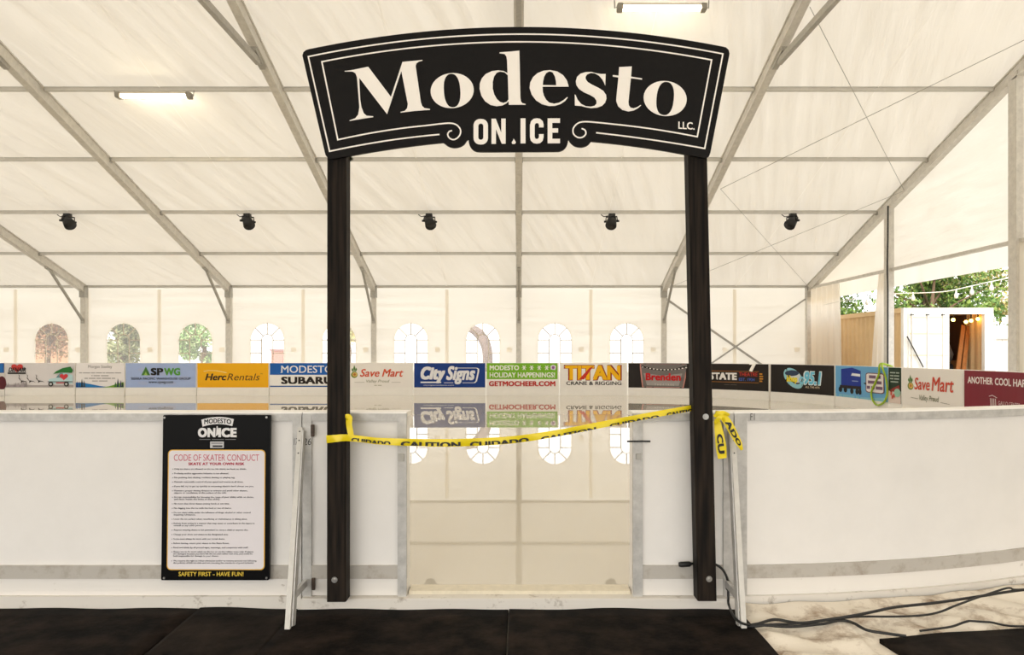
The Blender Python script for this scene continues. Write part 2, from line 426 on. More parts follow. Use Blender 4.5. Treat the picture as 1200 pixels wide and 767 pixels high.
# ------------------------------------------------------------------ far wall with arched windows
wall = thing('wall_back', 'cream cloth side wall behind the rink with arched windows', 'tent wall', (-7.5, YE + 0.15, 0), kind='structure')
WY = YE + 0.15
def mapY(Y): return lambda a, b, d: (a, Y + d, b)
WR = 0.59; WZ = 1.97; WB = 0.85
def arch_loop(cx, r, n=24):
    return [(cx - r, WB + (0.59 - r)), (cx + r, WB + (0.59 - r))] + [(cx + r * math.cos(math.pi * i / n), WZ + r * math.sin(math.pi * i / n)) for i in range(n + 1)]
wi = 0
for i in range(14):
    x0 = XL + 2.5 * i; x1 = x0 + 2.5; cx = (x0 + x1) / 2
    if cx > 1 and cx < 2: pass
    has = 5.0 > cx > -17.6
    loops = [[(x0, -0.02), (x1, -0.02), (x1, ZE + 0.02), (x0, ZE + 0.02)]]
    if has: loops.append(arch_loop(cx, WR))
    flat(loops, mapY(WY), 'wall_panel', M_wall, wall)
    MB().box(x1 - 0.06, x1 + 0.06, WY - 0.024, WY - 0.016, 0, ZE - 0.05).build('seam', M_seam, wall)
    flat([rrect(x1 - 0.42, 1.55, x1 - 0.24, 1.72, 0.03)], mapY(WY - 0.012), 'patch', M_seam, wall, 0.008)
    if has:
        wi += 1
        we = thing('window_%d' % wi, 'arched clear window number %d from the left in the cloth wall' % wi, 'window', (cx, WY, WB), kind='structure')
        flat([arch_loop(cx, WR + 0.004)], mapY(WY + 0.012), 'pane', M_vinyl, we)
        mm = mat('muntin_white', (214, 205, 190), 0.6)
        flat([arch_loop(cx, WR + 0.02), arch_loop(cx, WR - 0.02)], mapY(WY - 0.006), 'border', M_seam, we, 0.01)
        r0 = 0.2
        mu = lambda a, b: MB().bar((a[0], WY - 0.002, a[1]), (b[0], WY - 0.002, b[1]), 0.035, 0.012, up=(0, 1, 0)).build('muntin', mm, we)
        mu((cx - r0, WB), (cx - r0, WZ)); mu((cx + r0, WB), (cx + r0, WZ))
        mu((cx - WR, WZ), (cx - r0, WZ)); mu((cx + r0, WZ), (cx + WR, WZ))
        mu((cx - WR, WZ - 0.46), (cx - r0, WZ - 0.46)); mu((cx + r0, WZ - 0.46), (cx + WR, WZ - 0.46))
        for th in (45, 90, 135):
            c, s = math.cos(math.radians(th)), math.sin(math.radians(th))
            mu((cx + r0 * c, WZ + r0 * s), (cx + WR * c, WZ + WR * s))
        line([(cx + r0 * math.cos(math.pi * q / 12), WZ + r0 * math.sin(math.pi * q / 12)) for q in range(13)], 0.03, mapY(WY - 0.004), 'muntin', mm, we)

# closed end wall far to the left
wl = thing('wall_left', 'cream cloth end wall of the tent', 'tent wall', (XL, RIDGE, 0), kind='structure')
mapX = lambda X: (lambda a, b, d: (X + d, a, b))
flat([[(YN, 0), (YE, 0), (YE, ZE), (RIDGE, roof_z(RIDGE) + .1), (YN, ZE)]], mapX(XL), 'gable_panel', M_wall, wl)
# no wall behind the viewer: left open to add daylight on the near boards

# right gable: cloth above the eave rail, posts, valances, open doorways
wr = thing('wall_right', 'cream cloth gable end with open doorways toward a container', 'tent wall', (XR, 16, 0), kind='structure')
GX = XR + 0.10
GC = [23.5, 18.4, 13.7, 9.0, 4.0, -1.0, YN]
for i in range(len(GC) - 1):
    ya, yb = GC[i + 1], GC[i]
    top = [(yb, roof_z(yb) + .08)] + ([(RIDGE, roof_z(RIDGE) + .08)] if ya < RIDGE < yb else []) + [(ya, roof_z(ya) + .08)]
    flat([[(ya, ZE), (yb, ZE)] + top], mapX(GX), 'gable_panel', M_wall, wr)
    MB().box(XR - 0.04, XR + 0.05, ya + 0.08, yb - 0.08, ZE - 0.06, ZE + 0.02).build('eave_rail', M_alu, wr)
    if i < 2:
        flat([[(ya, 3.29), (yb, 3.29), (yb, ZE), (ya, ZE)]], mapX(GX), 'valance', M_curt, wr)
    else:
        flat([[(ya, 0), (yb, 0), (yb, ZE), (ya, ZE)]], mapX(GX), 'wall_panel', M_wall, wr)
    if i > 0:
        cb = MB(); cb.box(XR - 0.08, XR + 0.06, yb - 0.1, yb + 0.1, 0, roof_z(yb) - 0.05); cb.box(XR - 0.1, XR - 0.08, yb - 0.115, yb + 0.115, 0, roof_z(yb) - 0.2)
        cb.build('gable_column', M_alu, wr)

def curtain(name, lab, y0t, y1t, y0b, y1b, z0, z1, folds, amp):
    mb = MB(); vs = []; fs = []; n = folds * 8; nz = 10
    for j in range(nz + 1):
        t = j / nz; z = z0 + (z1 - z0) * t
        e0 = y0b + (y0t - y0b) * t ** 1.5; e1 = y1b + (y1t - y1b) * t ** 1.5
        for i in range(n + 1):
            u = i / n
            vs.append((XR + 0.02 + amp * math.sin(u * folds * 2 * math.pi + 0.4 * math.sin(3 * t)), e0 + (e1 - e0) * u, z))
    for j in range(nz):
        for i in range(n):
            a = j * (n + 1) + i; fs.append((a, a + 1, a + n + 2, a + n + 1))
    return tag(mb.add(vs, fs).build(name, M_curt, None, True), lab, 'curtain', 'cloth curtains at the gable doorways')
curtain('doorway_curtain', 'cream cloth curtain hanging in the far tent corner', 21.4, 23.35, 21.25, 23.35, 0.02, 3.7, 5, 0.07)
curtain('doorway_curtain', 'gathered white curtain tied back against the slim gable column', 18.56, 18.95, 18.54, 19.45, 0.02, 3.72, 3, 0.05)
curtain('doorway_curtain', 'gathered cream curtain at the photo edge beside the foremost gable column', 12.4, 13.95, 12.3, 14.0, 0.02, 3.72, 6, 0.06)
tag(MB().tube([(9.88, 18.27, 5.45), (9.87, 18.26, 4.6), (9.86, 18.27, 3.8), (9.87, 18.26, 3.2), (9.87, 18.27, 0.05)], 0.02, 6).build('black_cable', M_cable), 'black cable running down the slim gable column', 'cable')

# ------------------------------------------------------------------ rink path
def make_path():
    pts = []
    for i in range(93): pts.append((-20 + i * (22.7 / 92), 22.9))
    for i in range(1, 49):
        th = math.pi / 2 * (1 - i / 48); pts.append((2.7 + 5.9 * math.cos(th), 17.0 + 5.9 * math.sin(th)))
    for i in range(1, 13): pts.append((8.6, 17.0 - i * (3.88 / 12)))
    for i in range(1, 81):
        th = -math.pi / 2 * i / 80; pts.append((1.1 + 7.5 * math.cos(th), 13.12 + 9.0 * math.sin(th)))
    for i in range(1, 61): pts.append((1.1 - i * (21.1 / 60), 4.12))
    return pts
PATH = make_path(); CUM = [0.0]
for i in range(1, len(PATH)): CUM.append(CUM[-1] + math.dist(PATH[i], PATH[i - 1]))
def at(s):
    lo, hi = 0, len(CUM) - 1
    while hi - lo > 1:
        mid = (lo + hi) // 2
        if CUM[mid] <= s: lo = mid
        else: hi = mid
    t = (s - CUM[lo]) / (CUM[hi] - CUM[lo]); a, b = PATH[lo], PATH[hi]
    def tan(i):
        p, q = PATH[max(i - 1, 0)], PATH[min(i + 1, len(PATH) - 1)]; d = math.dist(p, q); return ((q[0] - p[0]) / d, (q[1] - p[1]) / d)
    ta, tb = tan(lo), tan(hi); tx = ta[0] * (1 - t) + tb[0] * t; ty = ta[1] * (1 - t) + tb[1] * t; L = math.hypot(tx, ty)
    return a[0] + (b[0] - a[0]) * t, a[1] + (b[1] - a[1]) * t, ty / L, -tx / L
S_ARCEND = CUM[92 + 48 + 12 + 80]
def s_near(X, Yface=4.0):
    """path length of a near-side point with given X"""
    if X <= 1.1: return S_ARCEND + (1.1 - X)
    lo, hi = CUM[92 + 48 + 12 + 20], S_ARCEND
    for _ in range(50):
        mid = (lo + hi) / 2
        x, y, nx, ny = at(mid)
        if x - nx * 0.12 > X: lo = mid
        else: hi = mid
    return lo
def s_far(px):
    """path length whose inner face shows at picture column px (far side and right end)"""
    lo, hi = 0.0, CUM[92 + 48 + 12 + 30]
    for _ in range(60):
        mid = (lo + hi) / 2; x, y, _, _ = at(mid)
        if CX + F * x / y < px: lo = mid
        else: hi = mid
    return lo
def sweep(mb, s0, s1, d0, d1, z0, z1, step=0.22, lean=0.0):
    n = max(1, int(abs(s1 - s0) / step)); vs = []; fs = []
    for i in range(n + 1):
        x, y, nx, ny = at(s0 + (s1 - s0) * i / n)
        for d, z in ((d0, z0), (d1, z0), (d1, z1), (d0, z1)): vs.append((x + nx * d, y + ny * d, z))
    for i in range(n):
        for k in range(4):
            k2 = (k + 1) % 4; fs.append((i * 4 + k, (i + 1) * 4 + k, (i + 1) * 4 + k2, i * 4 + k2))
    fs.append((0, 1, 2, 3)); fs.append((n * 4 + 3, n * 4 + 2, n * 4 + 1, n * 4))
    mb.add(vs, fs); return mb

# ------------------------------------------------------------------ ice
ICEZ = 0.10
inner = []
for i in range(0, 400):
    s = 3.0 + (CUM[-1] - 6.0) * i / 399; x, y, nx, ny = at(s); inner.append((x - nx * 0.02, y - ny * 0.02))
n = len(inner)
mb = MB(); mb.add([(x, y, ICEZ) for x, y in inner] + [(x, y, 0.005) for x, y in inner], [tuple(range(n))[::-1]] + [(i, (i + 1) % n, n + (i + 1) % n, n + i) for i in range(n)])
me = mb.mesh(); bm = bmesh.new(); bm.from_mesh(me); bmesh.ops.recalc_face_normals(bm, faces=bm.faces); bm.to_mesh(me); bm.free()
tag(obj('ice_sheet', me, M_ice), 'wet mirror-like ice sheet of the rink', 'ice', kind='structure')

# ------------------------------------------------------------------ far boards and banners
AD0, AD1 = 0.365, 1.178
class Ad:
    """a banner on the rink boards between picture columns x0 and x1; u,v run 0..1 over it"""
    def __init__(s, x0, x1, label, bgc, board_label, s0=None, s1=None):
        s.s0 = s_far(x0) if s0 is None else s0; s.s1 = s_far(x1) if s1 is None else s1; s.layer = 0; s.sp = 0.04 if s.s1 > CUM[92] else None
        x, y, nx, ny = at((s.s0 + s.s1) / 2)
        b = thing('dasher_board', board_label, 'rink board', (x, y, 0), 'white boards around the far rink edge')
        sweep(MB(), s.s0 + 0.004, s.s1 - 0.004, -0.12, 0, 0.1, 1.15).build('panel', M_far, b)
        sweep(MB(), s.s0 + 0.004, s.s1 - 0.004, 0.0, 0.014, 0.1, 0.30).build('kick_plate', M_cap, b)
        sweep(MB(), s.s0 + 0.002, s.s1 - 0.002, -0.13, -0.0, 1.15, 1.186).build('cap_rail', M_cap, b)
        sweep(MB(), s.s0 + 0.004, s.s1 - 0.004, -0.12, -0.02, 0.0, 0.1).build('base', M_white, b)
        s.e = thing('advertising_banner', label, 'banner', (x + nx * .01, y + ny * .01, AD0), 'advertising banners on the rink boards')
        sweep(MB(), s.s0 + 0.012, s.s1 - 0.012, 0.0, 0.008, AD0, AD1).build('sheet', ink(*bgc), s.e)
    def mp(s):
        s.layer += 1; d = 0.008 + 0.0011 * s.layer
        def f(u, v, k):
            x, y, nx, ny = at(s.s0 + 0.012 + (s.s1 - s.s0 - 0.024) * u)
            return (x + nx * (d - k), y + ny * (d - k), AD0 + (AD1 - AD0) * v)
        return f
    def t(s, txt, box, col, **k): return text(txt, box, s.mp(), ink(*col), s.e, **k)
    def r(s, u0, v0, u1, v1, col, name='print_block'):
        n = 8; pts = [(u0 + (u1 - u0) * i / n, v0) for i in range(n + 1)] + [(u1 - (u1 - u0) * i / n, v1) for i in range(n + 1)]
        return flat([pts], s.mp(), name, ink(*col), s.e, split=s.sp)
    def words(s, box, lens, col):
        """small print too fine to read: word-long strokes"""
        u0, v0, u1, v1 = box; tot = sum(lens) + .8 * (len(lens) - 1); u = u0; k = (u1 - u0) / tot
        for L in lens:
            s.r(u, v0, u + L * k, v1, col, 'fine_print'); u += (L + .8) * k
    def f(s, loops, col, name='print_shape'): return flat(loops, s.mp(), name, ink(*col), s.e, split=s.sp)
    def l(s, pts, wd, col, name='print_line', closed=False): return line(pts, wd, s.mp(), name, ink(*col), s.e, closed)

def heart(cx, cy, w, h):
    out = []
    for i in range(28):
        t = 2 * math.pi * i / 28
        out.append((cx + w / 2 * math.sin(t) ** 3, cy + h / 34 * (13 * math.cos(t) - 5 * math.cos(2 * t) - 2 * math.cos(3 * t) - math.cos(4 * t) + 2.5)))
    return out
def conifer(x, y, w, h):
    return [(x - w * .5, y), (x + w * .5, y), (x + w * .25, y + h * .35), (x + w * .36, y + h * .35), (x, y + h), (x - w * .36, y + h * .35), (x - w * .25, y + h * .35)]

# boards left of the frame
a = Ad(-80, 5.5, 'narrow slice of a blue and maroon banner at the left photo edge', (222, 218, 216), 'white rink board under the blue and maroon banner')
a.r(0.0, 0.6, 1.0, 1.0, (20, 70, 150)); a.r(0.94, 0.62, 0.985, 0.98, (30, 110, 190)); a.f([ell(0.97, 0.18, 0.06, 0.28)], (92, 30, 40)); a.f([ell(0.5, 0.18, 0.3, 0.14)], (92, 30, 40))

a = Ad(6, 88, 'grey banner with red heart, reindeer pulling a truck with a tree', (226, 222, 224), 'white rink board under the reindeer and truck banner')
a.r(0.0, 0.0, 0.985, 0.10, (176, 170, 170))
for i in range(14): a.f([conifer(0.02 + i * 0.022, 0.02, 0.03, 0.12 + 0.16 * random.random())], random.choice([(150, 143, 146), (120, 114, 116), (170, 160, 166)]), 'faded_tree')
a.f([heart(0.175, 0.78, 0.17, 0.42)], (205, 60, 58), 'heart')
a.t('DENAIR', (0.05, 0.64, 0.30, 0.82), (20, 20, 20), bold=0.035, shear=0.3)
a.r(0.04, 0.55, 0.30, 0.62, (60, 60, 60))
for i, x in enumerate((0.24, 0.36, 0.49)):
    a.f([[(x - .02, .30), (x + .06, .26), (x + .085, .18), (x + .06, .24), (x + .02, .25), (x - .01, .18), (x - .005, .27), (x - .025, .38), (x - .045, .40), (x - .04, .37)]], (36, 34, 34), 'reindeer')
    a.l([(x - .035, .4), (x - .03, .5), (x - .045, .52)], .008, (60, 56, 52), 'antler')
a.f([[(0.63, .16), (0.98, .16), (0.98, .5), (0.9, .6), (0.80, .6), (0.74, .4), (0.64, .34)]], (190, 222, 228), 'truck_body')
a.f([[(0.74, .40), (0.80, .6), (0.84, .6), (0.84, .4)]], (110, 150, 160), 'truck_window'); a.r(0.74, .17, 0.90, .21, (190, 40, 44)); a.r(0.62, .22, 0.98, .25, (40, 40, 44))
for x in (0.665, 0.89): a.f([ell(x, .14, .035, .10)], (40, 38, 38), 'wheel'); a.f([ell(x, .14, .018, .05)], (200, 200, 200), 'hub')
a.f([[(0.70, .55), (0.82, .62), (0.97, .60), (0.985, .72), (0.95, .86), (0.84, .80), (0.74, .66)]], (38, 120, 52), 'tree'); a.f([heart(0.855, .42, .12, .32)], (212, 60, 66), 'heart')

a = Ad(89, 146, 'pale grey banner with dark small print over blue and green hills', (244, 240, 241), 'white rink board under the pale landscape banner')
a.t('Morgan Stanley', (0.25, 0.76, 0.75, 0.92), (110, 108, 108))
a.words((0.06, 0.58, 0.94, 0.62), (3, 7, 4, 6, 2, 8, 6), (176, 172, 174)); a.words((0.32, 0.465, 0.68, 0.505), (1, 5, 6), (176, 172, 174))
a.words((0.18, 0.355, 0.82, 0.395), (3, 6, 4, 8, 3), (176, 172, 174)); a.words((0.34, 0.245, 0.66, 0.285), (4, 6), (182, 178, 180))
a.f([[(0, 0), (0.75, 0), (0.5, .06), (0.3, .14), (0.12, .2), (0, .2)]], (28, 120, 190), 'lake'); a.f([[(0.55, 0), (1, 0), (1, .22), (0.85, .14), (0.7, .05)]], (120, 170, 60), 'hill')
for x, h, c in ((.03, .24, (40, 60, 130)), (.08, .22, (30, 90, 140)), (.13, .34, (40, 50, 50)), (.18, .28, (60, 66, 66)), (.83, .22, (60, 120, 60)), (.88, .36, (40, 60, 80)), (.94, .28, (60, 50, 100)), (.98, .2, (50, 60, 60))):
    a.f([conifer(x, .02, .05, h)], c, 'print_tree')

a = Ad(147, 230, 'light blue banner with green triangle tree and black and green initials', (168, 188, 232), 'white rink board under the light blue banner')
for i in range(9): a.f([ell(random.uniform(.1, .9), random.uniform(.1, .9), .07, .08, random.random())], (174, 188, 226), 'cloud_mottle')
a.f([[(0.225, .50), (0.355, .50), (0.29, .86)]], (70, 120, 50), 'tree_emblem'); a.f([[(0.265, .50), (0.315, .50), (0.29, .66)]], (150, 190, 90), 'tree_emblem')
a.t('SP', (0.36, .50, 0.54, .80), (24, 22, 24), bold=.05); a.t('WG', (0.55, .50, 0.78, .80), (86, 158, 60), bold=.05)
a.t('SIERRA PACIFIC WAREHOUSE GROUP', (0.08, .32, 0.93, .41), (60, 62, 84), bold=.02); a.t('www.spwg.com', (0.33, .14, 0.68, .25), (50, 52, 74), bold=.01)

a = Ad(231, 315, 'plain yellow banner with dark italic lettering and pale swoosh', (246, 182, 8), 'white rink board under the yellow banner')
a.t('Herc', (0.11, .29, 0.41, .57), (50, 34, 10), bold=.035, shear=.25); a.t('Rentals', (0.42, .29, 0.88, .57), (86, 56, 10), shear=.25)
a.l([(0.09, .66), (0.16, .70), (0.26, .69), (0.36, .64), (0.41, .60)], .028, (252, 226, 150), 'swoosh'); a.t('TM', (0.885, .54, 0.92, .58), (86, 56, 10))

a = Ad(316, 405, 'banner with blue upper band over white and bold black lettering', (250, 248, 246), 'white rink board under the blue and white banner')
a.r(0, .52, 1, 1, (24, 96, 184)); a.r(0, 0.02, 1, .07, (30, 84, 160))
a.t('MODESTO', (0.15, .60, 0.84, .90), (240, 240, 244), bold=.01); a.t('SUBARU', (0.15, .14, 0.84, .44), (34, 26, 24), bold=.05)
for x in (.15, .84): a.r(x - .01, .60, x + .01, .615, (240, 240, 244))

def leaf_logo(a, u, v, su, sv):
    a.f([ell(u, v, su, sv)], (120, 136, 60), 'emblem_fruit'); a.f([ell(u + su * .15, v + sv * .1, su * .72, sv * .72)], (222, 190, 100), 'emblem_fruit'); a.f([ell(u + su * .1, v + sv * .1, su * .4, sv * .4)], (190, 120, 60), 'emblem_fruit')
    for dx, hh in ((-.6, 1.2), (0, 2.1), (.6, 1.3)):
        a.f([[(u + dx * su * .5, v + sv * .7), (u + dx * su * .9 + su * .3, v + sv * (1 + hh * .5)), (u + dx * su, v + sv * (1 + hh)), (u + dx * su * .9 - su * .3, v + sv * (1 + hh * .5))]], (86, 128, 62), 'emblem_leaf')

a = Ad(406, 484, 'white banner with orange-red script, upright beside the left timber post', (244, 240, 236), 'white rink board just right of the left timber post')
leaf_logo(a, .115, .52, .05, .13)
a.t('Save', (.20, .44, .50, .76), (214, 84, 50), bold=.018, shear=.28); a.t('Mart', (.535, .44, .86, .76), (214, 84, 50), bold=.018, shear=.28)
a.t('Valley Proud', (.30, .17, .65, .32), (130, 132, 100), shear=.3); a.l([(.12, .21), (.27, .21)], .012, (150, 146, 130)); a.l([(.68, .21), (.82, .21)], .012, (150, 146, 130))
a.words((.42, .07, .53, .10), (2, 3), (180, 178, 160))

a = Ad(485, 569, 'navy blue banner with white slanted lettering in a rounded outline', (14, 56, 134), 'white rink board under the navy banner')
W = (236, 236, 240)
a.t('City', (.09, .17, .44, .86), W, bold=.07, shear=.25); a.r(.09, .18, .38, .24, W); a.t('Signs', (.45, .13, .86, .88), W, bold=.045, shear=.3)
a.l([(.58, .80), (.88, .80), (.905, .76), (.905, .66), (.875, .26), (.85, .19), (.68, .19)], .022, W, 'outline'); a.l([(.42, .19), (.55, .19)], .022, W, 'outline')
a.t('citysignsmodesto.com', (.13, .055, .56, .12), (200, 206, 220), bold=.01)

a = Ad(570, 655, 'lime green and white banner with four snowflakes and red web address', (248, 245, 240), 'white rink board under the lime green banner')
a.r(0, .34, .985, 1, (124, 186, 40))
a.t('MODESTO', (.04, .71, .45, .91), (240, 242, 232), bold=.04); a.t('HOLIDAY HAPPENINGS!', (.04, .41, .95, .62), (240, 242, 232), bold=.03)
for i in range(4):
    cx = .52 + i * .105
    for k in range(3):
        th = math.pi * k / 3; a.l([(cx - .033 * math.cos(th), .81 - .1 * math.sin(th)), (cx + .033 * math.cos(th), .81 + .1 * math.sin(th))], .016, (240, 242, 232), 'snowflake')
a.f([[(.89, .74), (.955, .72), (.965, .88), (.925, .94), (.885, .88)]], (232, 226, 236), 'gift_emblem'); a.f([ell(.925, .82, .02, .06)], (150, 90, 160), 'gift_emblem')
a.t('GETMOCHEER.COM', (.03, .05, .955, .26), (190, 40, 36), bold=.04)

a = Ad(656, 735, 'white banner with large yellow block letters edged in red', (246, 242, 238), 'white rink board under the yellow and red lettered banner')
a.t('TITAN', (.055, .285, .925, .93), (150, 40, 26), bold=.085); a.t('TITAN', (.075, .315, .905, .905), (250, 190, 6), bold=.05)
a.f([[(.28, .33), (.36, .33), (.50, .88), (.44, .80)]], (206, 50, 34), 'crane_boom')
a.t('CRANE & RIGGING', (.09, .10, .92, .25), (50, 46, 46), bold=.025)

a = Ad(736, 818, 'black banner with grey film-strip screen and red lettering', (34, 28, 26), 'white rink board under the film strip banner')
a.f([[(.20, .02), (.80, .02), (.87, .98), (.16, .98)]], (206, 140, 130), 'screen_edge'); a.f([[(.215, .04), (.785, .04), (.85, .97), (.18, .97)]], (120, 114, 112), 'screen')
a.f([[(.27, .1), (.73, .1), (.78, .6), (.5, .5), (.22, .6)]], (164, 158, 156), 'screen_glow')
a.l([(.19, .88), (.35, .76), (.5, .72), (.68, .76), (.84, .88)], .05, (30, 26, 26), 'film_strip')
for i in range(13):
    u = .2 + i * .052; a.r(u, .72 + .16 * (2 * (u - .52)) ** 2 * 1.6, u + .024, .76 + .16 * (2 * (u - .52)) ** 2 * 1.6, (248, 245, 240), 'film_hole')
a.t('Brenden', (.25, .30, .76, .60), (200, 30, 36), bold=.045); a.t('T H E A T R E S', (.38, .10, .66, .17), (220, 216, 210), bold=.01)

a = Ad(819, 901, 'black banner partly hidden by the right timber post, with white block lettering', (36, 29, 25), 'white rink board crossing behind the right timber post')
a.t('STATE', (.14, .38, .54, .66), (238, 236, 232), bold=.07); a.t('THEATRE', (.57, .54, .84, .68), (196, 50, 40), bold=.02); a.t('EST. 1934', (.57, .36, .80, .47), (70, 96, 180), bold=.02)
a.l([(.10, .72), (.86, .72)], .014, (190, 120, 40)); a.l([(.10, .30), (.86, .30)], .014, (190, 120, 40))
for i in range(4): a.r(.87, .34 + i * .09, .93 - abs(i - 1.5) * .012, .39 + i * .09, (206, 140, 40), 'marquee_bar')
a.words((.36, .185, .54, .21), (6, 7), (90, 82, 74))

a = Ad(903, 978, 'black banner with yellow word and light blue number in a swoosh ring', (32, 25, 22), 'white rink board under the swoosh ring banner')
a.f([ell(.345, .52, .135, .37, .2), ell(.36, .56, .095, .25, .2)], (150, 206, 220), 'swoosh_ring'); a.f([ell(.37, .58, .085, .22, .2)], (214, 220, 222), 'globe'); a.f([ell(.32, .70, .11, .1, .5)], (50, 66, 92), 'globe')
a.t('khop', (.24, .32, .405, .62), (240, 220, 30), bold=.06); a.f([ell(.475, .46, .045, .13), ell(.475, .46, .022, .07)], (130, 206, 230), 'at_sign')
a.t('95.1', (.50, .30, .80, .80), (226, 236, 240), bold=.1, shear=.2); a.t('95.1', (.515, .33, .785, .77), (110, 196, 226), bold=.05, shear=.2)
a.t('ALL THE HITS', (.53, .20, .76, .27), (220, 200, 170), bold=.02)

a = Ad(979, 1041, 'sky blue banner with navy truck and white speech bubble', (104, 170, 218), 'white rink board under the blue truck banner')
a.f([[(.0, 0), (1, 0), (1, .12), (.5, .05), (0, .1)]], (132, 190, 214), 'print_ground')
a.f([[(.10, .42), (.10, .90), (.30, .95), (.47, .86), (.48, .36), (.10, .36)]], (26, 52, 150), 'truck_body'); a.f([[(.28, .70), (.46, .68), (.46, .76), (.30, .78)]], (236, 240, 246), 'truck_window')
a.r(.30, .52, .42, .545, (150, 170, 210)); a.r(.08, .28, .48, .38, (40, 30, 34))
for x in (.09, .18, .30, .40, .46): a.f([ell(x, .24 - .03 * (x > .2), .032, .09)], (22, 22, 26), 'wheel')
a.f([rrect(.58, .22, .945, .82, .06)], (120, 70, 84), 'bubble_edge'); a.f([rrect(.595, .245, .93, .795, .05), ], (236, 228, 230), 'speech_bubble'); a.f([[(.595, .52), (.595, .44), (.53, .49)]], (30, 30, 40), 'bubble_tail')
for i, s in enumerate(((4, 2), (5, 3), (2, 2, 4))): a.words((.65 - .02 * i, .655 - .16 * i, .88 + .02 * i, .745 - .16 * i), s, (112, 84, 112))

a = Ad(1041.3, 1056.5, 'narrow dark green banner with white lines over a snowy village', (24, 50, 34), 'white rink board under the narrow dark green banner')
a.f([[(0, 0), (1, 0), (1, .34), (.6, .38), (.2, .3), (0, .36)]], (226, 208, 200), 'snow')
for i, s in enumerate(((5, 3), (4, 6), (3, 4), (5,))): a.words((.14 + .06 * (i == 3), .84 - i * .085, .88 - .06 * (i == 3), .872 - i * .085), s, (176, 188, 178))
a.f([[(.1, .34), (.5, .32), (.95, .40), (.9, .52), (.4, .42)]], (150, 46, 40), 'village_roof'); a.f([ell(.75, .30, .25, .12)], (150, 196, 176), 'village_tree')
for x, y in ((.2, .22), (.42, .16), (.3, .12)): a.r(x, y, x + .12, y + .1, (200, 80, 60), 'village_house')

a = Ad(1057.5, 1128.5, 'large white banner with orange-red script on the curve toward the open gable', (238, 234, 230), 'white rink board below the container door')
leaf_logo(a, .155, .52, .055, .1)
a.t('Save', (.23, .44, .50, .76), (208, 74, 52), bold=.015, shear=.15); a.t('Mart', (.53, .44, .88, .80), (208, 74, 52), bold=.015, shear=.15)
a.t('Valley Proud', (.32, .13, .65, .31), (96, 104, 70), shear=.2); a.l([(.17, .22), (.30, .20)], .01, (120, 116, 104)); a.l([(.68, .17), (.82, .15)], .01, (120, 116, 104))

sa = s_far(1130); sb = s_far(1246)
a = Ad(0, 0, 'maroon banner with white capitals cut off at the photo edge', (126, 34, 50), 'white rink board under the maroon banner', s0=sa, s1=sb)
U = lambda px: (s_far(px) - sa - .012) / (sb - sa - .024)
a.t('ANOTHER', (U(1134.5), .70, U(1164), .86), (234, 226, 226), bold=.03); a.t('COOL', (U(1166.5), .70, U(1185.5), .86), (234, 226, 226), bold=.03); a.t('HAPPENING', (U(1188), .70, U(1230), .86), (234, 226, 226), bold=.03)
for i in range(4): a.l([(U(1161.5 + i * 2), .40), (U(1162.3 + i * 2), .14)], .008, (222, 206, 206), 'column_emblem')
a.l([(U(1160), .44), (U(1164), .47), (U(1169.5), .42)], .012, (222, 206, 206), 'column_emblem'); a.l([(U(1161), .1), (U(1166), .09), (U(1169.5), .15)], .010, (222, 206, 206), 'column_emblem')
a.t('GALLO CENTER', (U(1171), .27, U(1197), .36), (216, 196, 198)); a.t('FOR THE ARTS', (U(1172), .13, U(1197), .19), (206, 180, 184))

# lime hose looped over the boards, and a clip on the black banner
hp = []
for px, py in ((1036, 427), (1040.5, 443), (1042, 460), (1038, 471), (1030, 474.5), (1024.5, 468), (1023.3, 459), (1028, 448), (1032, 438), (1034, 426)):
    x, y, nx, ny = at(s_far(px)); Y = y - 0.05; q = P(px, py, Y); hp.append((x + nx * .045, y + ny * .045, q[2]))
hp = [(hp[0][0] + .25, hp[0][1], 1.19)] + hp + [(hp[-1][0] + .25, hp[-1][1], 1.205)]
tag(MB().tube(catmull(hp, 6), 0.022, 8).build('lime_hose', mat('lime_hose', (164, 196, 30), 0.4), None, True), 'lime green hose looped over the boards by the truck banner', 'hose')
x, y, nx, ny = at(s_far(885)); g = thing('plastic_clip', 'small white plastic scrap hanging over the black banner beside right post', 'clip', (x, y, 1.1))
MB().bar((x + nx * .03, y + ny * .03, 1.21), (x - .12 + nx * .04, y + ny * .04, 0.96), 0.1, 0.012, up=(nx, ny, 0)).build('strip', M_signw, g)
MB().bar((x + nx * .035, y + ny * .035, 1.2), (x - .16 + nx * .035, y + ny * .035, 1.18), 0.05, 0.012, up=(nx, ny, 0)).build('strip', M_signw, g)

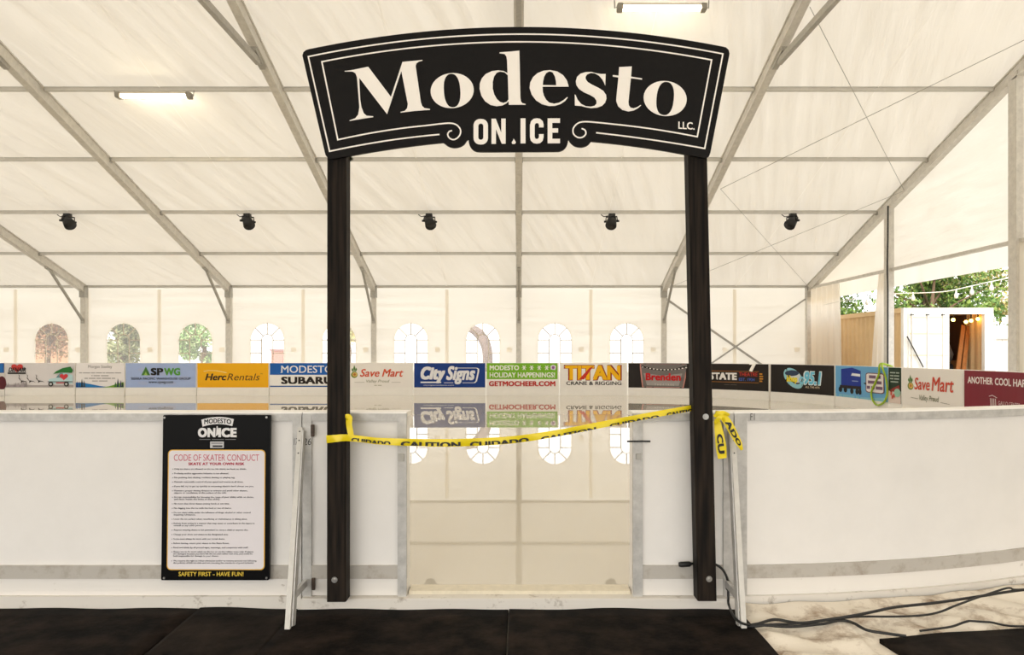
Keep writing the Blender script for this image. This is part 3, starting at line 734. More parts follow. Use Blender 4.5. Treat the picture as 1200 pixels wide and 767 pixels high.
# ------------------------------------------------------------------ near boards (seen from outside)
def near_section(X0, X1, label, posts=(True, True), base='long', pw=0.055):
    """board between X0 < X1 on the near side; parts as on a dasher frame"""
    sA, sB = s_near(X1), s_near(X0)
    x, y, nx, ny = at((sA + sB) / 2)
    e = thing('dasher_board', label, 'rink board', (x - nx * .06, y - ny * .06, 0), 'framed boards on the near rink edge')
    sweep(MB(), sA + .004, sB - .004, -0.118, -0.006, 0.02, 1.13).build('panel', M_white, e)
    sweep(MB(), sA + .002, sB - .002, -0.135, -0.115, 1.106, 1.15).build('top_rail', M_alu2, e)
    sweep(MB(), sA + .002, sB - .002, -0.128, 0.02, 1.13, 1.158).build('cap_rail', M_cap, e)
    sweep(MB(), sA + .002, sB - .002, -0.135, -0.115, 0.186, 0.262).build('bottom_rail', M_rail, e)
    sweep(MB(), sA + .002, sB - .002, -0.126, -0.116, 0.088, 0.186).build('kick_panel', M_kick, e)
    if base == 'long':
        sweep(MB(), sA + .002, sB - .002, -0.150, -0.116, 0.0, 0.088).build('base_ledge', M_ledge, e)
    if posts[0]: sweep(MB(), sB - pw, sB - .003, -0.139, -0.114, 0.02, 1.14).build('frame_post', M_alu2, e)
    if posts[1]: sweep(MB(), sA + .003, sA + pw, -0.139, -0.114, 0.02, 1.14).build('frame_post', M_alu2, e)
    sweep(MB(), sA + .01, sB - .01, -0.006, 0.004, 0.1, 0.30).build('kick_plate', M_cap, e)
    return e
def Xn(px): return (px - CX) * 3.985 / F
near_section(Xn(354) - 4.90, Xn(354) - 2.45, 'white framed near board beyond the left photo edge')
eL = near_section(Xn(354) - 2.44, Xn(354), 'long white framed near board carrying the black rules poster', (True, True))
eG = near_section(Xn(354), Xn(477), 'narrow white framed near board behind the left timber post', base='none')
eH = near_section(Xn(741), Xn(860), 'narrow white framed near board behind the right timber post', base='none', pw=0.06)
eR = near_section(Xn(860), Xn(860) + 2.42, 'long curved white near board above the dirty tarp', (True, True), pw=0.075)
near_section(Xn(860) + 2.43, Xn(860) + 4.6, 'curved white near board beyond the right photo edge')
# gate frame hardware on the jambs
MB().box(Xn(741) - 0.035, Xn(741) + 0.10, 3.955, 3.965, EYE - (517.5 - CY) / 201.5, EYE - (516 - CY) / 201.5 + .002).build('latch_rod', M_blackmetal, eH)
MB().box(Xn(745), Xn(751), 3.968, 3.983, EYE - (538 - CY) / 200.7, EYE - (531 - CY) / 200.7).build('latch', M_galv, eH, bevel=.002)
MB().box(Xn(467), Xn(474), 3.972, 3.983, EYE - (540 - CY) / 200.7, EYE - (531 - CY) / 200.7).build('latch', M_galv, eG, bevel=.002)
for px, py in ((367, 504), (368, 683)):
    MB().box(Xn(px - 2), Xn(px + 2), 3.968, 3.98, EYE - (py + 7 - CY) / 200.7, EYE - (py - 7 - CY) / 200.7).build('hinge', mat('rusty_steel', (74, 60, 50), .7, var=.3, scale=60), eG, bevel=.002)
mk = mat('marker_ink', (56, 54, 52), .7)
text('17', (Xn(344.5), EYE - (521 - CY) / 200.7, Xn(349.5), EYE - (513 - CY) / 200.7), mapY(3.9795), mk, eL, shear=.2)
text('26', (Xn(356), EYE - (521 - CY) / 200.7, Xn(365), EYE - (513 - CY) / 200.7), mapY(3.9795), mk, eG, shear=.1)
text('F1', (Xn(879), EYE - (492 - CY) / 200.7, Xn(884), EYE - (484 - CY) / 200.7), mapY(3.9795), mk, eR)
# threshold of the opening
g = thing('gate_threshold', 'dirty white threshold beam across the open rink gate', 'threshold', (0, 4.0, 0))
MB().box(Xn(355), Xn(859), 3.945, 4.13, 0.0, 0.084).build('beam', M_ledge, g, bevel=.004)
MB().box(Xn(478), Xn(740), 4.02, 4.13, 0.084, 0.104).build('plastic_lip', mat('lip_cream', (214, 205, 184), .4, var=.1, scale=20), g)

# buttress braces
def buttress(Xt, Xb, xs, label):
    e = thing('board_brace', label, 'brace', (Xb, 3.66, 0), 'leaning braces propping the near boards')
    MB().bar((Xt, 3.966, 1.07), (Xb, 3.655, 0.02), 0.028, 0.02, up=(0, 1, .3)).build('angle_bar', mat('brace_white', (200, 197, 190), .5, var=.08, scale=20), e)
    MB().bar((Xt + 0.02 * xs, 3.972, 1.05), (Xb + 0.02 * xs, 3.69, 0.03), 0.006, 0.05, up=(0, 1, .3)).build('inner_leg', M_alu2, e)
    MB().bar((Xb, 3.96, 0.17), (Xb, 3.72, 0.17), 0.02, 0.04).build('cross_bar', M_alu2, e)
    MB().box(Xb - 0.04, Xb + 0.04, 3.63, 3.70, 0.0, 0.012).build('foot_plate', M_galv, e)
    for z in (1.05, 1.0, 0.93):
        t = (1.07 - z) / 1.05; x = Xt + (Xb - Xt) * t; y = 3.966 - .311 * t - .011
        MB().tube([(x, y, z), (x, y - .003, z)], 0.004, 8).build('bolt_hole', M_blackmetal, e)
buttress(-1.268, -1.238, 1, 'white leaning brace beside the black rules poster')
buttress(1.240, 1.204, -1, 'white leaning brace under the dangling caution tape tails')

# ------------------------------------------------------------------ mats and tarp on the floor
def rubber(x0, x1, y0, y1, z, h, lab, m=M_mat, rot=0, wob=0.006):
    mb = MB(); nx, ny = 24, 24; vs = []; fs = []
    c, s = math.cos(rot), math.sin(rot); mx, my = (x0 + x1) / 2, (y0 + y1) / 2
    rr = random.random() * 9
    for top in (1, 0):
        for j in range(ny + 1):
            for i in range(nx + 1):
                x = x0 + (x1 - x0) * i / nx - mx; y = y0 + (y1 - y0) * j / ny - my
                zz = z + (h + wob * math.sin(5 * x + rr) * math.sin(4 * y + rr) + wob * .5 * math.sin(11 * x + 3 * y + rr) if top else 0)
                vs.append((mx + x * c - y * s, my + x * s + y * c, zz))
    N = (nx + 1) * (ny + 1)
    for j in range(ny):
        for i in range(nx):
            a = j * (nx + 1) + i; fs.append((a, a + 1, a + nx + 2, a + nx + 1)); fs.append((N + a, N + a + nx + 1, N + a + nx + 2, N + a + 1))
    edge = [i for i in range(nx + 1)] + [j * (nx + 1) + nx for j in range(1, ny + 1)] + [ny * (nx + 1) + i for i in range(nx - 1, -1, -1)] + [j * (nx + 1) for j in range(ny - 1, 0, -1)]
    for k in range(len(edge)):
        a, b = edge[k], edge[(k + 1) % len(edge)]; fs.append((a, N + a, N + b, b))
    return tag(mb.add(vs, fs).build('rubber_mat', m, None, True), lab, 'mat', 'rubber mats on the floor')
rubber(-4.6, -1.86, 1.2, 3.962, 0.001, 0.022, 'black rubber mat at lower left, below the long board')
rubber(-1.85, -1.285, 1.2, 3.964, 0.001, 0.020, 'dusty narrow rubber mat below the rules poster', M_mat2)
rubber(-1.28, -0.062, 1.2, 3.942, 0.001, 0.024, 'black rubber mat before the left half of the gate')
rubber(-0.055, 1.265, 1.2, 3.942, 0.001, 0.026, 'black rubber mat before the right half of the gate')
rubber(1.98, 4.3, 1.7, 3.68, 0.012, 0.03, 'dark grey mat lying on the tarp at lower right', M_mat2, 0.14)

TZ = []
def tarp():
    nx, ny = 110, 46; x0, x1 = 1.15, 4.6; vs = []; fs = []
    rnd = random.Random(3); waves = [(rnd.uniform(4, 22), rnd.uniform(4, 24), rnd.uniform(0, 6.3), rnd.uniform(.0012, .005)) for _ in range(16)]
    for j in range(ny + 1):
        v = j / ny
        for i in range(nx + 1):
            x = x0 + (x1 - x0) * i / nx; xx, yy, nnx, nny = at(s_near(x)); yb = yy - nny * 0.152
            yb = max(3.9, yb - 0.012)
            y = yb - (1 - v) * (yb - 2.4) if False else 2.4 + (yb - 2.4) * v ** 0.75
            fall = min(1, (yb - y) / .12 + .15)
            z = 0.018 + sum(a * math.sin(kx * x + ky * y + ph) for kx, ky, ph, a in waves) * fall
            z += 0.020 * abs(math.sin(7 * x + 9 * y + 1.6 * math.sin(3 * x - 4 * y))) ** 3 * (0.3 + 0.7 * fall) + .03 * math.exp(-((yb - y) / .09) ** 2)
            if y < 3.52 + .14 * (x - 1.8) and x > 1.75: z = min(z, 0.012)
            if x < 1.3: z = min(z, .02)
            vs.append((x, y, max(z, .004)))
    TZ.extend(vs)
    for j in range(ny):
        for i in range(nx):
            a = j * (nx + 1) + i; fs.append((a, a + 1, a + nx + 2, a + nx + 1))
    return tag(MB().add(vs, fs).build('ground_tarp', M_tarp, None, True), 'crumpled dirty white tarp along the curved near board', 'tarp')
tarp()

# ------------------------------------------------------------------ timber posts and the big sign
SGY = 3.838
def post(xt, xb, ztop, zbot, lab, bolts):
    e = thing('timber_post', lab, 'post', (xb, 3.91, zbot), 'dark timber posts of the entrance')
    vs = []
    w_, d_ = 0.054, 0.05; ch = 0.006
    prof = [(-w_ + ch, -d_), (w_ - ch, -d_), (w_, -d_ + ch), (w_, d_ - ch), (w_ - ch, d_), (-w_ + ch, d_), (-w_, d_ - ch), (-w_, -d_ + ch)]
    for z, xc in ((zbot, xb), (ztop, xt)):
        vs += [(xc + a, 3.908 + b, z) for a, b in prof]
    n = 8
    MB().add(vs, [tuple(range(n))[::-1], tuple(range(n, 2 * n))] + [(i, (i + 1) % n, n + (i + 1) % n, n + i) for i in range(n)]).build('timber', M_timber, e)
    for bx, bz in bolts:
        b = MB().tube([(bx, 3.860, bz), (bx, 3.856, bz)], 0.017, 16).build('washer', mat('zinc_bolt', (176, 174, 170), .35, .8), e)
        MB().tube([(bx, 3.857, bz), (bx, 3.846, bz)], 0.0085, 6).build('bolt_head', mat('zinc_bolt', (176, 174, 170), .35, .8), b)
    return e
pX = lambda px, Y=3.858: (px - CX) * Y / F
pZ = lambda py, Y=3.858: EYE - (py - CY) * Y / F
post(pX(394.5), pX(394), pZ(60), pZ(705), 'dark stained timber post carrying the left end of the big sign', [(pX(392), pZ(679))])
post(pX(815), pX(829), pZ(60), pZ(704), 'dark stained leaning timber post carrying the right end of the big sign', [(pX(827), pZ(488)), (pX(831), pZ(678))])

sg = thing('entrance_sign', 'big black arched wooden sign with cream lettering between the posts', 'sign', (0, SGY, 2.7))
lay = [0]
def smap(d):
    return lambda a, b, k: (lambda p: (p[0], p[1] - d + k, p[2]))(P(a, b, SGY))
def quad3(p0, p1, p2, n=20):
    """parabola through three points, sampled by x"""
    out = []
    for i in range(n + 1):
        x = p0[0] + (p2[0] - p0[0]) * i / n
        y = 0
        for j, pj in enumerate((p0, p1, p2)):
            L = 1
            for k, pk in enumerate((p0, p1, p2)):
                if k != j: L *= (x - pk[0]) / (pj[0] - pk[0])
            y += pj[1] * L
        out.append((x, y))
    return out
outl = quad3((362, 57.5), (605, 31.5), (847, 54.5), 40)
outl += [(851, 55.5), (854, 58.5), (855, 63), (854.2, 67)]
outl += [(832.5, 179), (831, 183), (828, 184.6), (824, 184.6)]
outl += quad3((820, 184), (760, 173.2), (694, 165.4), 12)
outl += catmull([(693, 165.2), (689, 169.5), (684, 171.6), (679, 171.9), (673, 170.3), (668.5, 166.5), (666.3, 163)], 4)
outl += catmull([(665.8, 165), (664.5, 170), (661, 174.5), (656, 176.8), (650, 177.2)], 4) + [(608, 177.4)]
outl += catmull([(565, 177.6), (558, 177), (553, 174), (550, 169), (548.8, 163)], 4)
outl += catmull([(547, 164), (544, 168.5), (539, 171.5), (532, 172.6), (525.5, 171), (520.5, 167.3)], 4)
outl += quad3((519, 166.6), (455, 174.6), (394, 185.3), 12)
outl += [(389, 186), (384.5, 185.2), (381.6, 182), (380.5, 178), (355.5, 70), (354.3, 65), (355.5, 61), (358.5, 58.6)]
flat([outl], smap(0), 'board', M_black, sg, 0.02)
D1 = 0.0025
def sline(pts, wd=1.7, name='border_line'): line(pts, wd, smap(D1), name, M_signw, sg)
sline([(515, 157.6)] + quad3((515, 157.6), (450, 165.4), (386.4, 177.3), 10)[1:] + [(361.4, 66.5)] + quad3((361.4, 66.5), (605, 40.2), (847, 63.3), 36)[1:] + [(825.7, 174)] + quad3((825.7, 174), (760, 163.3), (698.5, 155.6), 10)[1:])
scL = catmull([(500, 147.1), (516, 145.2), (527.5, 144.4), (535, 146.4), (539.6, 152), (539, 158), (535, 162.4), (530.5, 163.6), (526.3, 161.3), (524.8, 157.6), (526.3, 154.4), (529.7, 153)], 6)
scR = catmull([(720, 145.7), (700, 143.6), (685, 142.7), (677, 144.6), (671.8, 150.5), (672.2, 157), (677, 161), (682.5, 160.8), (686.4, 157), (685.5, 152.6), (681.5, 150.6)], 6)
sline(scL[::-1] + quad3((500, 147.1), (450, 153.4), (396, 163.8), 10)[1:] + [(377.3, 72.5)] + quad3((377.3, 72.5), (605, 49.2), (833.8, 70.4), 36)[1:] + [(817, 160.3)] + quad3((817, 160.3), (770, 152.0), (720, 145.7), 10)[1:] + scR[1:])
def letter(loops, sc, ox, oy, name='letter'):
    return flat([[(ox + x / sc, oy + y / sc) for x, y in L] for L in loops], smap(D1 + .0), name, M_signw, sg, -0.003)
letter([[(35, 200), (95, 194), (150, 183), (270, 158), (497, 458), (612, 110), (700, 102), (810, 91), (812, 98), (775, 107), (752, 124), (743, 150), (795, 510), (808, 548), (832, 570), (885, 578), (885, 588), (740, 598), (592, 615), (592, 608), (635, 597), (658, 572), (665, 530), (600, 200), (458, 630), (180, 268), (190, 480), (203, 560), (225, 620), (255, 646), (320, 651), (320, 660), (200, 678), (85, 698), (85, 691), (140, 672), (170, 636), (182, 560), (158, 262), (142, 222), (112, 206), (35, 206)]], 8.518, 400, 60)
letter([ell(230, 433, 194, 157, -0.10), ell(229, 432, 74, 151, -0.07, 2.35)], 7.667, 500, 50)
letter([[(655, 90), (760, 82), (833, 75), (842, 500), (848, 532), (860, 546), (888, 552), (888, 560), (738, 560), (735, 528), (715, 548), (680, 567), (630, 573), (575, 562), (525, 528), (492, 478), (476, 420), (478, 370), (495, 325), (530, 285), (585, 259), (640, 251), (690, 257), (726, 276), (722, 160), (716, 125), (700, 104), (655, 98)],
        [(660, 262), (700, 268), (729, 295), (735, 512), (720, 533), (690, 543), (660, 535), (632, 510), (608, 468), (594, 415), (594, 355), (606, 305), (630, 272)]], 7.667, 500, 50)
letter([[(565, 357), (305, 357), (307, 405), (318, 445), (340, 487), (372, 516), (420, 527), (470, 516), (515, 490), (550, 460), (557, 466), (530, 500), (485, 530), (430, 548), (370, 550), (300, 532), (240, 493), (196, 435), (176, 370), (182, 315), (210, 262), (255, 222), (315, 198), (380, 192), (450, 205), (510, 242), (548, 295), (563, 345)],
        [(307, 341), (311, 300), (322, 255), (342, 220), (375, 203), (406, 215), (428, 255), (438, 300), (441, 344)]], 8.525, 600, 60)
letter([[(935, 230), (930, 345), (920, 320), (900, 283), (868, 247), (825, 223), (785, 220), (750, 235), (734, 258), (736, 284), (756, 311), (800, 338), (860, 367), (910, 398), (938, 437), (943, 475), (930, 515), (900, 547), (850, 566), (790, 571), (735, 562), (690, 549), (628, 545), (626, 435), (634, 440), (655, 487), (690, 529), (735, 551), (785, 556), (825, 547), (844, 522), (842, 495), (822, 465), (780, 440), (715, 411), (668, 378), (642, 340), (637, 300), (650, 258), (685, 227), (735, 212), (790, 210), (845, 224), (890, 231)]], 8.525, 600, 60)
letter([[(195, 145), (308, 140), (302, 232), (400, 246), (400, 258), (300, 245), (279, 455), (281, 485), (295, 508), (325, 515), (358, 504), (388, 484), (392, 489), (362, 515), (325, 535), (278, 543), (225, 530), (187, 498), (169, 450), (170, 420), (188, 238), (138, 230), (138, 217), (190, 222)]], 7.667, 700, 60)
letter([ell(608, 427, 194, 157, 0.13), ell(608, 427, 78, 150, 0.10, 2.35)], 7.667, 700, 60)
# ON ICE
T = 'letter'
flat([rrect(555, 139.6, 571.9, 169.5, 7.5), rrect(560.6, 145, 566.4, 164, 2.8)], smap(D1), T, M_signw, sg, -.003)
flat([[(576, 168.8), (576, 139.4), (581, 139.4), (587.4, 155.5), (587.4, 139.2), (592.6, 139.2), (592.6, 168.6), (588, 168.6), (581.2, 151.6), (581.2, 168.8)]], smap(D1), T, M_signw, sg, -.003)
flat([[(602, 162.6), (603.4, 164.8), (604.6, 167), (603.6, 168.8), (600.4, 168.9), (599.6, 167), (601, 165)]], smap(D1), 'dot', M_signw, sg, -.003)
flat([[(610, 138.9), (615.8, 138.9), (615.8, 168.2), (610, 168.2)]], smap(D1), T, M_signw, sg, -.003)
flat([[(637, 149.5), (631.6, 149.5), (631.6, 146.5), (630.6, 144.6), (628.6, 144.4), (627, 145.4), (626.6, 147.5), (626.6, 160), (627.2, 162.4), (629, 163.2), (631, 162.3), (631.6, 160.5), (631.6, 157.4), (637, 157.4), (637, 161), (636, 165), (633, 167.9), (629, 168.6), (625, 167.8), (622, 164.8), (621, 160.8), (621, 146.8), (622.2, 142.4), (625, 139.6), (629, 138.8), (633, 139.5), (636, 142.2), (637, 146)]], smap(D1), T, M_signw, sg, -.003)
flat([[(641.7, 138.9), (656.2, 138.9), (656.2, 144.2), (647.2, 144.2), (647.2, 150.6), (654, 150.6), (654, 155.6), (647.2, 155.6), (647.2, 162.8), (656.2, 162.8), (656.2, 168.1), (641.7, 168.1)]], smap(D1), T, M_signw, sg, -.003)
text('LLC.', (794.8, 151.6, 813.9, 143.0), smap(D1), M_signw, sg, bold=.025, rot=1.2)

# sprig hanging beside the left post under the sign
g = thing('pine_sprig', 'small dark green sprig hanging under the sign beside the left post', 'decoration', P(410, 186, 3.95))
mb = MB(); rnd = random.Random(5)
c = Vector(P(410.5, 186, 3.95))
for i in range(160):
    d = Vector((rnd.gauss(0, 1), rnd.gauss(0, 1), rnd.gauss(0, 1))).normalized(); L = rnd.uniform(.012, .026)
    t = d.cross(Vector((.3, .5, .8))).normalized() * .0018; mb.add([c + d * .003 - t, c + d * .003 + t, c + d * L], [(0, 1, 2)])
mb.build('needles', mat('pine_green', (62, 72, 44), .6), g); MB().tube([c, c + Vector((-.02, 0, .03)), c + Vector((-.05, 0, .05))], .003, 6).build('stem', M_timber, g)

# ------------------------------------------------------------------ rules poster
PY = 3.945
ps = thing('rules_poster', 'black framed rules poster with white text panel on the near board', 'poster', (pX(252, PY), PY, pZ(679, PY)))
def pmap(d):
    def f(a, b, k):                                     # a across in picture columns at mid height, b in picture rows; slight splay
        return (pX(a + (252 - a) * 0 + (b - 580) * (-0.02 if a < 252 else -0.012) * 0.6, PY), PY - d + k, pZ(b, PY))
    return f
flat([rrect(190, 486, 316, 679.5, 1.5)], pmap(0), 'backing', mat('poster_black', (8, 8, 9), .4, spec=.12), ps, 0.02)
flat([rrect(196.5, 526.5, 310.8, 667.5, 5)], pmap(.0012), 'gold_edge', ink(226, 178, 70), ps)
flat([rrect(197.6, 527.6, 309.7, 666.4, 4.2)], pmap(.002), 'text_panel', ink(226, 221, 224), ps)
TB = lambda x0, y0, x1, y1: (x0, y1, x1, y0)
pw_ = ink(230, 228, 228)
# ribbon with the town name, main logo
rb = quad3((235, 491.5), (254, 488.2), (273.5, 490.8), 12) + [(271.8, 498.6)] + quad3((271.8, 499), (254, 496.6), (236.5, 499.6), 12)
flat([rb], pmap(.0012), 'ribbon', pw_, ps)
text('MODESTO', TB(238.5, 491.3, 270.5, 496.9), pmap(.002), ink(20, 20, 22), ps, bold=.03, arc=-1.4)
text('ON', TB(231.2, 501, 252, 512), pmap(.0015), pw_, ps, bold=.07); text('ICE', TB(255.4, 501, 277, 512), pmap(.0015), pw_, ps, bold=.07)
flat([[(253.4, 499), (254.4, 499), (256, 506), (258, 507), (255, 509), (252.4, 511), (253, 506)]], pmap(.0016), 'skater_emblem', pw_, ps)
for xa, xb in ((233, 246), (247.5, 262), (263.5, 276)): flat([[(xa, 514.2), (xb, 514.2), (xb, 514.9), (xa, 514.9)]], pmap(.0015), 'fine_print', ink(120, 120, 122), ps)
flat([rrect(245.6, 517, 262, 524.6, .6)], pmap(.0012), 'sponsor_box', ink(200, 198, 200), ps)
flat([[(247, 518.4), (260.6, 518.4), (260.6, 519.6), (247, 519.6)]], pmap(.002), 'fine_print', ink(130, 130, 132), ps); flat([[(248.6, 521.4), (260.4, 521.4), (260.4, 523.6), (248.6, 523.6)]], pmap(.002), 'fine_print', ink(60, 60, 62), ps)
text('CODE OF SKATER CONDUCT', TB(203.5, 532, 303.6, 539.6), pmap(.003), ink(196, 92, 110), ps, bold=.0)
text('SKATE AT YOUR OWN RISK', TB(220.5, 541.4, 286.5, 544.6), pmap(.003), ink(178, 40, 70), ps, bold=.04)
RULES = [(549.6, ['Only ice skates are allowed on the ice. No shoes, no food, no drinks.']), (554.8, ['Profanity and/or aggressive behavior is not allowed.']),
         (559.6, ['No pushing, fast skating, reckless skating or playing tag.']), (564.7, ['Maintain reasonable control of your speed and course at all times.']),
         (569.8, ['If you fall, try to get up quickly as oncoming skaters don\'t always see you.']),
         (575.0, ['Maintain a proper skating distance to animate and avoid other skaters,', 'objects or conditions, at the surface of the rink.']),
         (582.5, ['Accept responsibility for knowing the range of your ability while on skates,', 'and skate within the limits of that ability.']),
         (590.2, ['No more than three skaters joining hands at one time.']), (595.4, ['No digging into the ice with the heel or toe of skates.']),
         (600.6, ['Do not skate while under the influence of drugs, alcohol or other control', 'impairing substances.']),
         (608.2, ['Leave the ice surface when resurfacing or maintenance is taking place.']),
         (613.2, ['Refrain from acting in a manner that may cause or contribute to the injury to', 'oneself or any other person.']),
         (621.0, ['Anyone wearing skates is not permitted to carry a child or anyone else.']), (626.2, ['Change your shoes and skates in the designated area.']),
         (631.4, ['Socks must always be worn with our rental skates.']), (636.5, ['Before leaving, return your skates to the Skate Room.']),
         (641.6, ['Read and abide by all posted signs, warnings, and cooperate with staff.']),
         (646.4, ['Skates are to be worn while on the ice or on the rubber mats only. If skates', 'are damaged because you have left the ice and rubber mat area, you could be', 'held responsible for damage to your skates.']),
         (657.0, ['We reserve the right to refuse admission and/or to remove persons not following', 'the policies of this ice rink and not meeting the standards of good behavior.'])]
ri = ink(30, 28, 34)
for y, rows in RULES:
    flat([ell(202.4, y - .3, .5, .5, n=8)], pmap(.003), 'bullet', ri, ps)
    for k, s in enumerate(rows):
        yy = y + 2.5 * k
        text(s, TB(204.2, yy - 1.5, 204.2 + len(s) * 1.23, yy + .9), pmap(.003), ri, ps, name='rule_text', res=2, bold=.025)
text('SAFETY FIRST - HAVE FUN!', TB(210.6, 669.5, 286.2, 674.6), pmap(.002), ink(228, 196, 70), ps, bold=.015)
for px, py in ((193, 489), (312.6, 488.6), (192.6, 676.6), (312.6, 676.6)):
    MB().tube([(pX(px, PY), PY - .001, pZ(py, PY)), (pX(px, PY), PY - .006, pZ(py, PY))], .006, 10).build('screw', mat('zinc_bolt', (176, 174, 170), .35, .8), ps)

# ------------------------------------------------------------------ caution tape
tp = thing('caution_tape', 'yellow caution tape sagging across the open gate between the posts', 'tape', P(600, 515, 3.85))
TPTS = [(382.5, 514.5, 9, 3.853), (394, 513.3, 8.5, 3.848), (406, 512.6, 8, 3.851), (425, 514.3, 7.5, 3.86), (445, 516.6, 8, 3.862), (480, 518, 8.6, 3.862), (520, 518.6, 9, 3.862), (560, 517.6, 9, 3.862), (600, 515, 8.6, 3.862), (640, 509.5, 8, 3.862), (680, 502.2, 7.6, 3.864), (720, 494.4, 7.4, 3.87), (760, 486.8, 7.2, 3.88), (800, 479.6, 7, 3.9), (826, 475.4, 7, 3.962)]
TC = catmull(TPTS, 8)
def ribbon(pts, name, parent, m=M_yellow, th=.0008, ax=0):
    """strip along picture points (x, y, width px, depth); edges run across the local direction"""
    mb = MB(); vs = []; fs = []; n = len(pts)
    for i, (x, y, wd, Y) in enumerate(pts):
        a = pts[max(0, i - 1)]; b = pts[min(n - 1, i + 1)]; dx, dy = b[0] - a[0], b[1] - a[1]; L = math.hypot(dx, dy) or 1
        nx_, ny_ = -dy / L, dx / L
        wv = .004 * math.sin(i * .5)
        vs.append(P(x + nx_ * wd / 2, y + ny_ * wd / 2, Y + wv)); vs.append(P(x, y, Y - .003)); vs.append(P(x - nx_ * wd / 2, y - ny_ * wd / 2, Y - wv))
    for i in range(n - 1):
        for k in range(2): fs.append((i * 3 + k, i * 3 + k + 1, i * 3 + k + 4, i * 3 + k + 3))
    return mb.add(vs, fs).build(name, m, parent, True)
ribbon(TC, 'ribbon', tp)
# the far half of the wrap, behind the left post
MB().add([P(382.5, 510, 3.853), P(382.5, 519, 3.853), P(383, 519, 3.965), P(383, 510, 3.965), P(407, 516, 3.965), P(407, 509, 3.965), P(406, 516, 3.852), P(406, 509, 3.852)], [(0, 1, 2, 3), (3, 2, 4, 5), (5, 4, 6, 7)]).build('wrap', M_yellow, tp)
tcum = [0]
for i in range(1, len(TC)): tcum.append(tcum[-1] + math.hypot(TC[i][0] - TC[i - 1][0], TC[i][1] - TC[i - 1][1]))
def tape_at(d):
    i = 0
    while i < len(tcum) - 2 and tcum[i + 1] < d: i += 1
    t = (d - tcum[i]) / (tcum[i + 1] - tcum[i]); a, b = TC[i], TC[i + 1]
    dx, dy = b[0] - a[0], b[1] - a[1]; L = math.hypot(dx, dy)
    return [a[k] + (b[k] - a[k]) * t for k in range(4)] + [dx / L, dy / L]
def tape_text(s, x0, x1, cut0, cut1, place):
    """letters on the folded tape: only rows cut0..cut1 of the letter height show, on the strip share place"""
    vs, fs = text_geo(s, .05, 0.0, 3)
    bm = bmesh.new(); bv = [bm.verts.new(v) for v in vs]
    for f in fs:
        try: bm.faces.new([bv[i] for i in f])
        except ValueError: pass
    y0 = min(v.y for v in vs); y1 = max(v.y for v in vs); xa = min(v.x for v in vs); xb = max(v.x for v in vs)
    for co, no in (((0, y0 + (y1 - y0) * cut0, 0), (0, -1, 0)), ((0, y0 + (y1 - y0) * cut1, 0), (0, 1, 0))):
        bmesh.ops.bisect_plane(bm, geom=bm.verts[:] + bm.edges[:] + bm.faces[:], plane_co=co, plane_no=no, clear_outer=True)
    for v in bm.verts:
        u = (v.co.x - xa) / (xb - xa); t = ((v.co.y - y0) / (y1 - y0) - cut0) / (cut1 - cut0)
        x, y, wd, Y, dx, dy = tape_at(x0 - 382.5 + (x1 - x0) * u)
        off = wd * (place[0] + (place[1] - place[0]) * t)          # from the lower edge upward
        q = wd / 2 - off
        v.co = P(x - dy * q, y + dx * q, Y - .006 - v.co.z)
    me = bpy.data.meshes.new('m'); bm.to_mesh(me); bm.free()
    obj('lettering', me, M_tapeink, tp)
tape_text('CUIDADO', 412, 458, .35, 1, (.12, .56)); tape_text('CAUTION', 470, 540, .3, 1, (.06, .6)); tape_text('CUIDADO', 551, 620, .3, 1, (.06, .56))
tape_text('CAUTION', 634, 700, .5, 1, (.0, .34)); tape_text('CUIDADO', 716, 775, .5, 1, (.0, .34)); tape_text('CAUTION', 784, 822, .5, 1, (.0, .4))
# knots and tails
ribbon(catmull([(404, 493, 5, 3.87), (405.5, 489, 7, 3.862), (409, 489.5, 8, 3.858), (409, 497, 7, 3.86), (410.5, 505, 7, 3.858), (412, 513, 6, 3.858)], 5), 'tail', tp)
t1 = catmull([(840, 490, 6, 3.90), (841.5, 500, 9, 3.885), (843.5, 512, 11, 3.88), (845, 524, 12.5, 3.878), (846.5, 537, 10, 3.88)], 6); ribbon(t1, 'tail', tp)
t2 = catmull([(838, 484, 6, 3.90), (845, 486, 8, 3.88), (853, 495, 9.5, 3.87), (860, 508, 9, 3.865), (866, 519, 7, 3.865), (869.5, 527, 3, 3.865)], 6); ribbon(t2, 'tail', tp)
ribbon(catmull([(837, 488, 4, 3.87), (842, 484.5, 5, 3.865), (848, 483.5, 4.5, 3.862), (855, 486, 3, 3.865)], 6), 'knot', tp)
ribbon(catmull([(838, 496, 4, 3.872), (842, 490, 5, 3.862), (847, 488, 4.5, 3.86), (849, 494, 3, 3.866)], 6), 'knot', tp)
sm2 = lambda Y: (lambda a, b, k: P(a, b, Y))
def tail_text(s, path, a, b, up):
    vs, fs = text_geo(s, .05, 0, 3); x0 = min(v.x for v in vs); x1 = max(v.x for v in vs); y0 = min(v.y for v in vs); y1 = max(v.y for v in vs); out = []
    n = len(path) - 1
    for v in vs:
        f = a + (b - a) * (v.x - x0) / (x1 - x0); i = min(int(f * n), n - 1); t = f * n - i; p, q = path[i], path[i + 1]
        dx, dy = q[0] - p[0], q[1] - p[1]; L = math.hypot(dx, dy); wd = p[2] + (q[2] - p[2]) * t; k = ((v.y - y0) / (y1 - y0) - .5) * wd * .62 * up
        out.append(P(p[0] + dx * t + dy / L * k, p[1] + dy * t - dx / L * k, p[3] + (q[3] - p[3]) * t - .006 - v.z))
    MB().add(out, fs).build('lettering', M_tapeink, tp)
tail_text('CU', t1, .42, .88, 1); tail_text('ADO', t2, .36, .86, 1)

